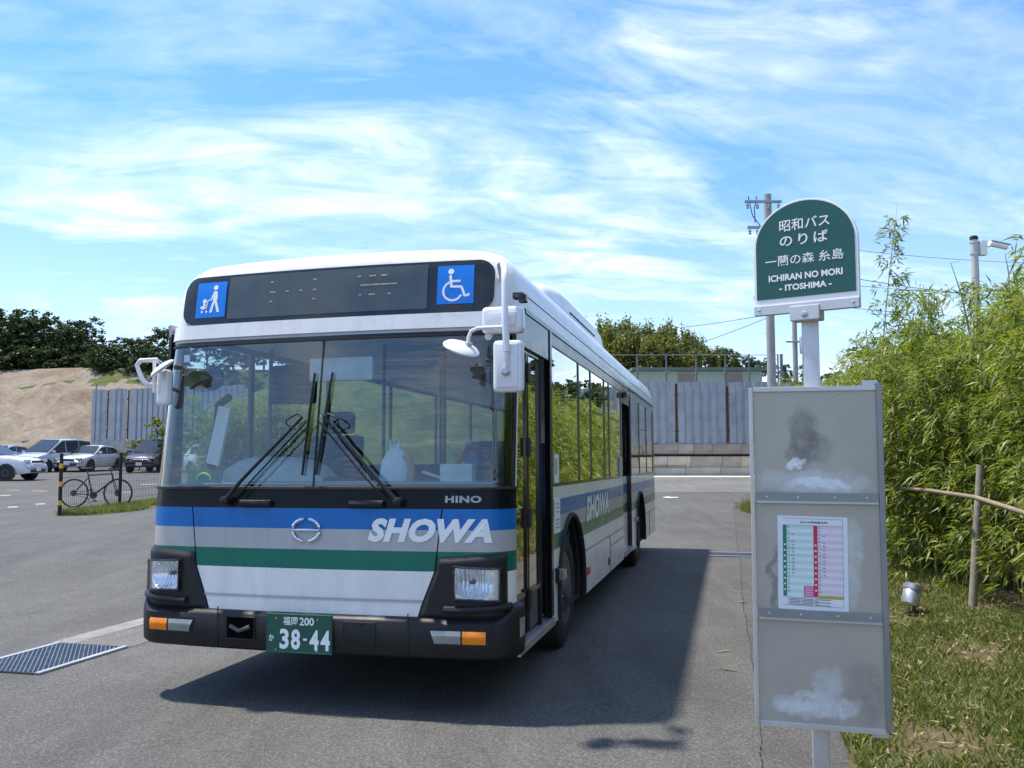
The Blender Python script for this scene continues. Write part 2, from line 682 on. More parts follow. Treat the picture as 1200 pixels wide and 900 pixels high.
def off_road(e, t):
    """a point e metres right of the edge of the drive, t metres along it (t = 0 level with the front of the bus stop)"""
    return Vector((1.33 + e * LV.y + t * LV.x, 4.65 - e * LV.x + t * LV.y))
# ------------------------------------------------------------------ the setting: ground, drive, verge, hill
M['asphalt'] = asphalt_mat('asphalt', 0.102)
M['old_asphalt'] = asphalt_mat('old_asphalt', 0.092, 1.04)
M['concrete'] = plain('concrete', (0.40, 0.385, 0.35), 0.9, var=0.22, scale=3.0, bmp=0.4, bscale=50)
M['pale_concrete'] = plain('pale_concrete', (0.50, 0.49, 0.46), 0.9, var=0.16, scale=2.0, bmp=0.3, bscale=40)
M['line_white'] = plain('worn_road_paint', (0.62, 0.62, 0.60), 0.8, var=0.3, scale=14)
M['line_orange'] = plain('worn_orange_paint', (0.60, 0.28, 0.06), 0.8, var=0.3, scale=14)
M['soil'] = soil_mat('verge_soil', [(0.060, 0.050, 0.028), (0.115, 0.090, 0.050), (0.080, 0.076, 0.032)], 2.6)
M['earth'] = soil_mat('bare_earth', [(0.105, 0.080, 0.058), (0.225, 0.190, 0.152), (0.160, 0.122, 0.086), (0.205, 0.170, 0.134)], 0.20, 1.0)
M['scrub'] = soil_mat('scrub_ground', [(0.035, 0.055, 0.018), (0.08, 0.10, 0.03), (0.12, 0.13, 0.05)], 0.5, 1.0)
M['steel'] = plain('galvanised_steel', (0.34, 0.36, 0.385), 0.5, 0.3, 0.22, 1.2)
M['rust'] = plain('rusty_steel', (0.095, 0.040, 0.025), 0.9, 0.0, 0.45, 3.0, bmp=0.4, bscale=30)
M['pole_conc'] = plain('pole_concrete', (0.33, 0.32, 0.30), 0.85, var=0.15, scale=1.2)
M['wire'] = plain('black_wire', (0.02, 0.02, 0.022), 0.6)
M['wood'] = plain('weathered_wood', (0.27, 0.24, 0.20), 0.85, var=0.3, scale=12, bmp=0.5, bscale=40)
M['cane'] = plain('dry_bamboo_cane', (0.25, 0.19, 0.12), 0.6, var=0.25, scale=8)
M['bark'] = plain('bark', (0.10, 0.08, 0.06), 0.95, var=0.3, scale=4)

xs = [-420, -260, -160, -110, -80, -60, -46] + list(np.arange(-38, 30.1, 1.0)) + [36, 46, 60, 80, 120, 200, 420]
ys = [-300, -160, -80, -40, -20, -12] + list(np.arange(-8, 48.1, 1.0)) + [54, 62, 80, 120, 260, 600]
mb = MB()
mb.grid([[(x, y, hground(x, y)) for x in xs] for y in ys], M['asphalt'])
tag(mb.build('ground', smooth=True), kind='structure')


def sheet(name, rows, mat, dz, kind='structure', parent=None):
    mb = MB()
    mb.grid([[(x, y, hground(x, y) + dz) for x, y in r] for r in rows], mat)
    o = mb.build(name, parent, smooth=True)
    if kind:
        tag(o, kind=kind)
    return o


def strip(name, e0, e1, t0, t1, mat, dz, n=40, wob=0.0):
    rows = []
    for k in range(n + 1):
        t = t0 + (t1 - t0) * k / n
        w = wob * math.sin(t * 3.1) * 0.6 + wob * math.sin(t * 7.7 + 1) * 0.4
        rows.append([tuple(off_road(e0, t)), tuple(off_road((e0 + e1) / 2, t)), tuple(off_road(e1 + w, t))])
    return sheet(name, rows, mat, dz)


strip('gutter_strip', 0.0, 0.50, -6, 22.5, M['old_asphalt'], 0.004, 60, 0.03)
mb = MB()
for k in range(480):              # the crack between drive and gutter
    t = -3 + k * 0.05
    cw_ = lambda q_: 0.012 * math.sin(q_ * 0.9) + 0.006 * math.sin(q_ * 5.3) + 0.004 * math.sin(q_ * 17.1)
    p, q = off_road(cw_(t) - 0.004, t), off_road(cw_(t + 0.05) - 0.004, t + 0.05)
    n = Vector((LV.y, -LV.x)) * (0.0025 + 0.002 * math.sin(k * 2.9))
    mb.add([(p.x - n.x, p.y - n.y, hground(p.x, p.y) + 0.0055), (p.x + n.x, p.y + n.y, hground(p.x, p.y) + 0.0055),
            (q.x + n.x, q.y + n.y, hground(q.x, q.y) + 0.0055), (q.x - n.x, q.y - n.y, hground(q.x, q.y) + 0.0055)], [(0, 1, 2, 3)], M['dark'])
o = tag(mb.build('pavement_crack'), kind='structure')


def vh(e, t):
    p = off_road(e, t)
    return hground(p.x, p.y) + 0.012 + 0.05 * sstep(0.4, 1.2, e) + 0.045 * max(0, e - 1.0) + 0.015 * math.sin(2.3 * e + 1.1 * t) * min(1, max(0, e - 0.45))


rows = []
for k in range(0, 111):
    t = -18 + k * 0.4
    row = []
    for j in range(20):
        e = 0.42 + 0.04 * math.sin(t * 4.3) + 0.03 * math.sin(t * 9.1) + (0.16 * j if j < 14 else 2.1 + (j - 13) ** 2 * 0.8)
        p = off_road(e, t)
        row.append((p.x, p.y, vh(e, t)))
    rows.append(row)
mb = MB()
mb.grid(rows, M['soil'])
tag(mb.build('verge', smooth=True), kind='structure')

# far end: crossing road, edge line, arrow, apron under the wall
sheet('crossing_road', [[(x, y) for x in np.arange(-6, 30, 2.0)] for y in (31.2, 34, 38, 42.4)], M['pale_asphalt'] if 'pale_asphalt' in M else asphalt_mat('pale_asphalt', 0.15), 0.005)
M['dull_line'] = plain('faded_line', (0.30, 0.30, 0.29), 0.9, var=0.35, scale=6)
sheet('edge_line', [[(x, y) for x in np.arange(2.0, 16, 1.0)] for y in (30.95, 31.08)], M['dull_line'], 0.010)
sheet('concrete_apron', [[(x, y) for x in np.arange(-6, 30, 2.0)] for y in (42.5, 43.6, 44.9)], M['pale_concrete'], 0.010)
a = ground_at(786, 583)
mb = MB()
mb.add([(a.x + x, a.y + y, hground(a.x + x, a.y + y) + 0.008) for x, y in ((-0.3, 0), (0.0, -0.35), (0, -0.12), (0.25, -0.12), (0.25, 0.12), (0, 0.12), (0, 0.35))], [(0, 1, 2, 3, 4, 5, 6)], M['line_white'])
tag(mb.build('road_arrow'), kind='structure')
# car park markings
mk = [((8, 749 / 3.333 + 350), (24, 749 / 3.333 + 350), 'line_orange'), ((37, 575.4), (55, 575.6), 'line_orange'), ((143, 577), (156, 576.5), 'line_orange'),
      ((9, 594.5), (21, 594.2), 'line_white'), ((42, 591), (53, 590.6), 'line_white'), ((165, 568), (185, 567.5), 'line_white'), ((0, 581), (12, 580.6), 'line_white')]
for (p, q, m) in mk:
    a, b = ground_at(*p), ground_at(*q)
    d = (b - a).normalized()
    n = Vector((-d.y, d.x, 0)) * 0.10
    mb = MB()
    mb.add([Vector((v.x, v.y, hground(v.x, v.y) + 0.006)) for v in (a - n, b - n, b + n, a + n)], [(0, 1, 2, 3)], M[m])
    tag(mb.build('parking_mark'), kind='structure')

# drain channel: concrete strip, grate with frame and diamond bars


def drain(name, label, origin, along, length, width, pitch, with_strip=None):
    """origin: near left corner on the ground; along: unit vector of the long side"""
    ax = Vector((along[0], along[1]))
    ay = Vector((-ax.y, ax.x))
    P = lambda a, b, dz: (origin[0] + ax.x * a + ay.x * b, origin[1] + ax.y * a + ay.y * b,
                          hground(origin[0] + ax.x * a + ay.x * b, origin[1] + ax.y * a + ay.y * b) + dz)
    root = empty(name, (0, 0, 0), 0, label, 'drain grate')
    mb = MB()
    mb.add([P(0, 0, 0.005), P(length, 0, 0.005), P(length, width, 0.005), P(0, width, 0.005)], [(0, 1, 2, 3)], M['dark'])
    mb.build('pit', root)
    for b in (0.0, width):
        mb = MB()
        c = [P(0, b - 0.022, 0.004), P(length, b - 0.022, 0.004), P(length, b + 0.022, 0.004), P(0, b + 0.022, 0.004)]
        mb.prism(c, (0, 0, 0.014), M['steel'])
        mb.build('frame_edge', root)
    mb = MB()
    slope, aw = 1.25, abs(width)
    run = aw * slope
    i = -int(run / pitch) - 1
    while i * pitch < length + run:
        for s, a0 in ((1, i * pitch), (-1, i * pitch)):
            b0, b1 = 0.0, aw                      # part of the diagonal that lies inside the frame
            lo, hi = ((0 - a0) / (s * slope), (length - a0) / (s * slope))
            if lo > hi:
                lo, hi = hi, lo
            b0, b1 = max(b0, lo), min(b1, hi)
            if b1 - b0 < 0.01:
                continue
            sg_ = math.copysign(1, width)
            z_ = 0.007 if s > 0 else 0.0085
            q = [(a0 + s * slope * b0 - 0.0055, b0), (a0 + s * slope * b0 + 0.0055, b0), (a0 + s * slope * b1 + 0.0055, b1), (a0 + s * slope * b1 - 0.0055, b1)]
            mb.prism([P(a_, b_ * sg_, z_) for a_, b_ in q], (0, 0, 0.007), M['grate_steel'])
        i += 1
    tag(mb.build('bar', root), kind='stuff')
    return root


M['grate_steel'] = plain('grate_steel', (0.13, 0.165, 0.21), 0.5, 0.5, 0.25, 20)
A = ground_at(148, 759)
dirx = -LV
Bp = ground_at(65, 754)
wdt = (Vector((Bp.x, Bp.y)) - Vector((A.x, A.y))).length
drain('drain_grate', 'galvanised drain grate set in the tarmac left of the bus', (A.x, A.y), (-LV.x, -LV.y), 0.95, -0.66, 0.050)
A2 = ground_at(830, 652)
drain('drain_grate', 'narrow drain grate across the drive beside the far kerb', (A2.x, A2.y), (LV.y, -LV.x), 0.85, 0.55, 0.06)
ex = []
for k in range(25):
    t = 0.02 + k * 0.75
    base = Vector((A.x, A.y)) - Vector((LV.y, -LV.x)) * 0.60 + LV * t
    left = Vector((-LV.y, LV.x))
    ex.append([tuple(base + left * (-0.06)), tuple(base + left * 0.06), tuple(base + left * 0.17)])
M['dull_concrete'] = plain('dull_concrete', (0.20, 0.195, 0.185), 0.9, var=0.3, scale=4.0, bmp=0.4, bscale=60)
sheet('channel_strip', ex, M['dull_concrete'], 0.0060)
cv = []
for k in range(30):
    base = Vector((A.x, A.y)) + LV * (0.02 + k * 0.5)
    left = Vector((-LV.y, LV.x))
    cv.append([tuple(base + left * q_) for q_ in (-0.03, 0.3, 0.62)])
sheet('channel_cover', cv, asphalt_mat('channel_concrete', 0.135, 1.06), 0.0040)

# --- hill behind


def hill_z(x, y):
    yb = 61 + 16 * sstep(-14, 6, x) + 1.5 * math.sin(x * 0.21)
    d = y - yb
    z = 1.6 * sstep(-3, 0, d) + 5.0 * sstep(-1, 13, d) + 0.2 * sstep(13, 16, d) + 2.4 * sstep(15.5, 21.5, d) + 3 * sstep(22, 70, d)
    z += 0.28 * math.sin(x * 0.9 + 0.5 * y) * sstep(0, 4, d) * (1 - sstep(12, 18, d)) + 0.20 * math.sin(x * 2.3 - y * 0.35) * sstep(0, 3, d) * (1 - sstep(12, 16, d))
    z -= 0.55 * max(0.0, math.sin(0.42 * x + 0.55 * y + 0.8 * math.sin(x * 0.23))) ** 8 * sstep(0, 3, d) * (1 - sstep(12, 16, d))
    z -= 0.40 * max(0.0, math.sin(-0.9 * x + 0.3 * y)) ** 10 * sstep(0, 3, d) * (1 - sstep(11, 14, d))
    z += 0.16 * math.sin(x * 4.1 + y * 0.8)*sstep(0, 3, d) * (1 - sstep(12, 16, d))
    return z + 0.05


mb = MB()
hx = list(np.arange(-130, -52, 4.0)) + list(np.arange(-52, 2, 0.7)) + list(np.arange(2, 130, 4.0))
hy = list(np.arange(57, 88, 0.8)) + list(np.arange(88, 175, 6.0))
for i in range(len(hy) - 1):
    for j in range(len(hx) - 1):
        q = [(hx[j], hy[i]), (hx[j + 1], hy[i]), (hx[j + 1], hy[i + 1]), (hx[j], hy[i + 1])]
        xm, ym = q[0]
        bare = xm < -27.5 + 1.2 * math.sin(ym * 0.9) and ym < 76.5 + 0.8 * math.sin(xm * 1.7)
        bare = bare or (xm < -35 + 2 * math.sin(ym) and 77.5 < ym < 83.5 + math.sin(xm * 0.8) and math.sin(xm * 0.5 + ym * 0.7) > -0.75)
        mb.add([(x, y, hill_z(x, y)) for x, y in q], [(0, 1, 2, 3)], M['earth'] if bare else M['scrub'])
o = mb.build('hillside', recalc=False)
bm = bmesh.new(); bm.from_mesh(o.data)
bmesh.ops.remove_doubles(bm, verts=bm.verts, dist=1e-4)
bm.to_mesh(o.data); bm.free()
o.data.polygons.foreach_set('use_smooth', [True] * len(o.data.polygons))
tag(o, kind='structure')

# ------------------------------------------------------------------ trees
LEAF_DARK = leafy('broadleaf', [(0.010, 0.022, 0.008), (0.022, 0.045, 0.014), (0.042, 0.072, 0.020), (0.075, 0.105, 0.032)], trans=0.22, scale=0.35)
LEAF_BAMB = leafy('far_bamboo', [(0.055, 0.080, 0.014), (0.110, 0.135, 0.026), (0.175, 0.190, 0.042), (0.250, 0.230, 0.070)], trans=0.28, scale=0.25)
LEAF_SHRUB = leafy('shrub_leaf', [(0.035, 0.06, 0.012), (0.08, 0.12, 0.02), (0.15, 0.18, 0.04), (0.20, 0.21, 0.06)], trans=0.3, scale=0.6)


def rand_quads(C, L, W, rng, droop=0.0, normal=None):
    """leaf-shaped quads at the centres C with lengths L and widths W, turned at random"""
    n = len(C)
    d = rng.normal(size=(n, 3))
    d[:, 2] = d[:, 2] * 0.6 - droop
    d /= np.linalg.norm(d, axis=1, keepdims=True)
    q = rng.normal(size=(n, 3))
    s = np.cross(d, q)
    s /= np.linalg.norm(s, axis=1, keepdims=True)
    L, W = np.asarray(L).reshape(-1, 1), np.asarray(W).reshape(-1, 1)
    V = np.stack([C - d * L / 2, C + s * W / 2, C + d * L / 2, C - s * W / 2], axis=1).reshape(-1, 3)
    return V, np.arange(4 * n).reshape(-1, 4)


def crown_mesh(seed, blobs, n, leaf, mat, name='crown', shell=0.55, aspect=0.6):
    """blobs: (x, y, z, rx, ry, rz); leaves gather towards each blob's skin"""
    rng = np.random.default_rng(seed)
    vol = np.array([b[3] * b[4] * b[5] for b in blobs]) ** 0.7
    cnt = (vol / vol.sum() * n).astype(int)
    pts = []
    for b, c in zip(blobs, cnt):
        d = rng.normal(size=(c, 3))
        d /= np.linalg.norm(d, axis=1, keepdims=True)
        r = shell + (1 - shell) * rng.random(c) ** 0.7 + 0.10 * rng.normal(size=c)
        # small sub-clumps make the outline uneven
        k = max(6, c // 35)
        cd = rng.normal(size=(k, 3)); cd /= np.linalg.norm(cd, axis=1, keepdims=True)
        idx = rng.integers(0, k, c)
        d = cd[idx] + 0.20 * rng.normal(size=(c, 3))
        rr = (0.62 + 0.42 * rng.random(k))[idx]
        pts.append(np.array(b[:3]) + d * (rr * r)[:, None] ** 0.6 * np.array(b[3:]))
    C = np.concatenate(pts)
    L = leaf * (0.7 + 0.7 * rng.random(len(C)))
    V, Fq = rand_quads(C, L, L * aspect, rng, 0.15)
    return np_mesh(name, V, Fq, mat)


def tree_proto(name, seed, h, r, mat, n, leaf, label, plume=False, low=0.26):
    rng = random.Random(seed)
    root = empty(name, (0, 0, 0))
    root['category'] = 'tree'
    mb = MB()
    top = Vector((rng.uniform(-0.4, 0.4), rng.uniform(-0.3, 0.3), h * 0.7))
    mb.tube([(0, 0, -0.5), (0.05, 0, h * 0.25), top * 0.7, top], [0.20 * h / 8, 0.15 * h / 8, 0.10 * h / 8, 0.04], 7, M['bark'])
    blobs = []
    nb = 5 if plume else 14
    for k in range(nb):
        a = k * 2.4 + rng.random()
        if plume:
            rad = rng.uniform(0.1, 0.9) * r * 0.7
            hh = h * rng.uniform(0.62, 0.88)
            c = Vector((rad * math.cos(a), rad * math.sin(a), hh))
            blobs.append((c.x, c.y, c.z - h * 0.12, r * 0.36, r * 0.36, h * rng.uniform(0.24, 0.34)))
            mb.tube([(c.x * 0.3, c.y * 0.3, 0), (c.x * 0.8, c.y * 0.8, hh * 0.7), c], [0.07, 0.05, 0.02], 5, M['bark'])
        else:
            rad = r * (0.25 + 0.6 * rng.random())
            hh = h * (low + (0.88 - low) * rng.random())
            if k == 0:
                rad, hh = 0.1, h * 0.86
            c = Vector((rad * math.cos(a), rad * math.sin(a), hh))
            q = r * rng.uniform(0.30, 0.50)
            blobs.append((c.x, c.y, c.z, q, q, q * rng.uniform(0.62, 0.9)))
            st = Vector((0.05, 0, h * rng.uniform(0.22, 0.55)))
            mb.tube([st, (st + c) * 0.5 + Vector((0, 0, -0.2)), c], [0.09 * h / 8, 0.06 * h / 8, 0.02], 5, M['bark'])
    tr = mb.build('trunk', root, smooth=True)
    cr = crown_mesh(seed, blobs, n, leaf, mat)
    cr.parent = root
    return root


broad = [tree_proto('broadleaf_tree', 21 + k, 8.0, 3.3, LEAF_DARK, 3400, 0.36, '') for k in range(4)]
bambs = [tree_proto('bamboo_tree', 41 + k, 9.0, 2.6, LEAF_BAMB, 3400, 0.34, '', True) for k in range(3)]
bushes = [tree_proto('bush', 81 + k, 3.2, 2.2, LEAF_DARK, 2200, 0.30, '', False, 0.10) for k in range(3)]
shrub = [tree_proto('shrub', 61 + k, 2.2, 1.1, LEAF_SHRUB, 1800, 0.15, '') for k in range(2)]
_used = set()


def place_tree(protos, k, x, y, z, s, label, group, cat='tree', sx=1.0):
    p = protos[k % len(protos)]
    if p.name in _used:
        p = copy_tree(p)
    else:
        _used.add(p.name)
    p.location = (x, y, z)
    p.rotation_euler = (0, 0, random.uniform(0, 6.28))
    p.scale = (s * sx, s * sx, s)
    tag(p, label, cat, group)
    return p


# wooded ridge at the left: where each tree stands on the skyline (image x of its crown, top of crown)
ridge = [(-30, 364, 87), (-6, 362, 86), (9, 367, 88), (24, 378, 86), (38, 377, 89), (49, 371, 86), (62, 386, 88), (73, 381, 86), (88, 388, 89), (98, 376, 87), (113, 401, 84), (129, 400, 86), (141, 408, 84), (151, 398, 86), (163, 412, 84), (176, 394, 85), (193, 386, 88), (216, 396, 80), (244, 390, 83), (275, 395, 80), (310, 388, 84), (350, 395, 82)]
for k, (px, py, D) in enumerate(ridge):
    top = at(px, py, D)
    z0 = hill_z(top.x, D) - 0.2
    s = max(0.35, (top.z - z0) / 7.6)
    place_tree(broad, k, top.x, D, z0, s, 'dark evergreen tree in the wood on the ridge above the bare earth', 'trees on the ridge', sx=1.15)
for k, px in enumerate(range(-24, 210, 9)):
    D = (83.6 if px < 105 else 79.2) + (k * 5 % 4) * 0.9
    p = at(px, 430, D)
    z0 = hill_z(p.x, D) - 0.3
    place_tree(bushes, k, p.x, D, z0, (0.42 + 0.14 * ((k * 7) % 4)) * (1.0 if px < 105 else 0.8), 'low dark bush at the foot of the wood on the ridge', 'bushes below the ridge trees', 'bush', 1.3)
grove = [(668, 384, 97), (686, 379, 100), (704, 377, 96), (722, 374, 99), (738, 377, 94), (754, 382, 98), (771, 379, 95), (787, 379, 100), (803, 386, 96), (818, 394, 99), (700, 396, 91), (730, 394, 91), (760, 396, 90), (790, 400, 91), (815, 409, 92), (834, 405, 95), (848, 411, 97), (862, 416, 96), (640, 386, 98), (712, 386, 93), (746, 388, 92), (778, 392, 92), (800, 398, 94)]
for k, (px, py, D) in enumerate(grove):
    top = at(px, py, D)
    z0 = hill_z(top.x, D) - 0.3
    place_tree(bambs, k, top.x, D, z0, (top.z - z0) / 8.9, 'feathery yellow-green bamboo in the grove on the far hill', 'bamboo grove behind the shed')
for k, (px, py, D) in enumerate([(846, 409, 101), (862, 414, 97), (880, 416, 103), (899, 420, 98), (921, 428, 101), (945, 430, 99)]):
    top = at(px, py, D)
    z0 = hill_z(top.x, D) - 0.2
    place_tree(broad, k, top.x, D, z0, max(0.3, (top.z - z0) / 7.6), 'dark round tree on the far hill right of the bamboo grove', 'dark trees right of the grove', sx=1.0)
# young shrubs in front of the left steel fence
for k, (px, py, D, s) in enumerate([(150, 553, 50, 0.55), (163, 553, 51, 0.8), (176, 556, 50, 0.6), (206, 556, 47, 1.3), (235, 556, 44, 1.4), (262, 556, 45, 1.5), (290, 556, 43, 1.3), (320, 556, 46, 1.5), (350, 556, 43, 1.4), (385, 556, 45, 1.5)]):
    p = ground_at(px, py) if False else at(px, py, D)
    place_tree(shrub, k, p.x, D, hground(p.x, D), s, 'thin yellow-green shrub growing in front of the left steel fence', 'shrubs by the left steel fence', 'shrub')

# wood behind the hedge, mirrored in the windows of the bus
for k, (x, y, h) in enumerate([(15.5, 33, 5.6), (18.5, 37, 6.4), (21, 42, 6.2), (25, 46, 6.6), (29, 50, 7.0), (20, 50, 5.6), (34, 55, 7.6), (24, 57, 6.2), (30, 62, 7.8), (39, 60, 8.0), (16, 40, 5.2)]):
    place_tree(broad, k, x, y, hground(x, y) - 0.1, h / 7.6, 'dark tree behind the bamboo hedge, mirrored in the bus windows', 'trees behind the hedge', sx=1.2)
# ------------------------------------------------------------------ the bus
B_UV = Vector((math.cos(BUS_YAW), -math.sin(BUS_YAW), 0.0096))
B_LV = Vector((math.sin(BUS_YAW), math.cos(BUS_YAW), -0.0182)).normalized()
B_UV = (B_UV - B_LV * B_UV.dot(B_LV)).normalized()
B_WV = B_UV.cross(B_LV)
B_O = Vector((-1.235, 5.361, 0.0)) - B_UV * 0.02

bus = empty('city_bus', (0, 0, 0), 0, 'white city bus with blue and green stripes parked on the drive', 'bus')
bus.matrix_world = Matrix(((B_UV.x, B_LV.x, B_WV.x, B_O.x), (B_UV.y, B_LV.y, B_WV.y, B_O.y),
                           (B_UV.z, B_LV.z, B_WV.z, B_O.z), (0, 0, 0, 1)))
BL, HW, BB = 10.56, 1.262, 0.045
AX = (2.17, 7.94)
WR = 0.478
_lw = [0.0, 1.235, 1.36, 2.33, 2.46, 2.56, 2.64, 2.72, 2.79, 2.85, 2.90, 2.94, 2.965, 2.975]
_lv = [0.0, 0.00, 0.015, 0.135, 0.150, 0.160, 0.168, 0.176, 0.186, 0.200, 0.235, 0.33, 0.70, 1.15]
_lh = [HW, HW, HW, HW - 0.005, HW - 0.006, HW - 0.008, HW - 0.014, HW - 0.026, HW - 0.05, HW - 0.085, HW - 0.14, HW - 0.27, 0.60, 0.05]
_lr = [0.20, 0.20, 0.20, 0.20, 0.205, 0.21, 0.215, 0.22, 0.23, 0.25, 0.28, 0.32, 0.35, 0.03]


def lev(w):
    return (float(np.interp(w, _lw, _lh)), float(np.interp(w, _lw, _lv)), float(np.interp(w, _lw, _lr)))


def St0(t, w):
    hw, v0, R = lev(w)
    a = hw - R
    s = abs(t)
    if s <= 0.8:
        u = s / 0.8 * a
        v = v0 + BB * (u / a) ** 2
    else:
        th = (s - 0.8) / 0.2 * math.pi / 2
        u = a + R * math.sin(th)
        v = v0 + BB + R * (1 - math.cos(th))
    return Vector((math.copysign(u, t), v, w))


def t_of_u(u, w):
    hw, v0, R = lev(w)
    a = hw - R
    s = abs(u)
    if s <= a:
        t = 0.8 * s / a
    else:
        t = 0.8 + 0.2 * math.asin(min(1.0, (s - a) / R)) / (math.pi / 2)
    return math.copysign(t, u)


def St(t, w, off=0.0):
    p = St0(t, w)
    if off:
        e = 1e-3
        dt = St0(min(1, t + e), w) - St0(max(-1, t - e), w)
        dw = St0(t, w + e) - St0(t, w - e)
        n = dt.cross(dw)
        n.normalize()
        if n.y > 0 and abs(t) < 0.9 or n.dot(Vector((p.x, -1.5, 0))) < 0:
            n = -n
        p = p + n * off
    return p


def S(u, w, off=0.0):
    return St(t_of_u(u, w), w, off)


def tpts(t0, t1, n=26):
    base = [t0 + (t1 - t0) * i / n for i in range(n + 1)]
    extra = [s * (0.8 + 0.2 * k / 7) for s in (-1, 1) for k in range(8)]
    pts = sorted(set(round(x, 5) for x in base + [x for x in extra if t0 < x < t1]))
    return pts


def front_patch(mb, t0, t1, ws, off=0.0, m=None, ms=None, n=26, tf=None):
    """t0, t1 numbers or functions of w"""
    k = 14 if callable(t0) or callable(t1) else None
    rows = []
    for w in ws:
        a = t0(w) if callable(t0) else t0
        b = t1(w) if callable(t1) else t1
        if k:
            q = [a + (b - a) * i / n for i in range(n + 1)]
        else:
            q = tpts(a, b, n)
        rows.append([St(t, w, off) for t in q])
    mb.grid(rows, m, ms)
    return mb


def wrange(a, b, n):
    return [a + (b - a) * i / n for i in range(n + 1)]


def seam(w):
    return float(np.interp(w, [0.58, 0.66, 0.86, 1.24], [0.725, 0.75, 0.83, 0.875]))


def map_front(mb, vs, fs, u, w, off, m):
    mb.add([S(u + x, w + y, off) for x, y in vs], fs, m)


def map_side(mb, vs, fs, v, w, m, u=HW + 0.004, flip=1):
    mb.add([(u, v + x * flip, w + y) for x, y in vs], fs, m)


STR = [(0.585, 0.86, 'white'), (0.86, 0.98, 'green'), (0.98, 1.108, 'silver'), (1.108, 1.235, 'blue')]

# --- front skin
mb = MB()
front_patch(mb, -0.69, 0.69, [0.40, 0.63, 0.95, 1.235], -0.012, M['dark'])
mb.build('front_backing', bus, smooth=True)

ws, ms = [], []
for a, b, c in STR:
    k = 4
    for i in range(k):
        ws.append(a + (b - a) * i / k)
        ms.append(M[c])
ws.append(1.235)
g = 0.004
mb = MB()
front_patch(mb, lambda w: t_of_u(-seam(w) + g, w), lambda w: t_of_u(seam(w) - 0.02 - g, w), ws, 0.004, ms=ms)
front_patch(mb, lambda w: t_of_u(-seam(w) + g, w), lambda w: t_of_u(seam(w) - 0.02 - g, w), [0.675, 0.682, 0.69], 0.012, M['silver'])
mb.build('front_panel', bus, smooth=True)


def hb_top(t):
    """upper edge of the headlamp housing"""
    return 0.945 + 0.03 * sstep(0.6, 0.95, abs(t))


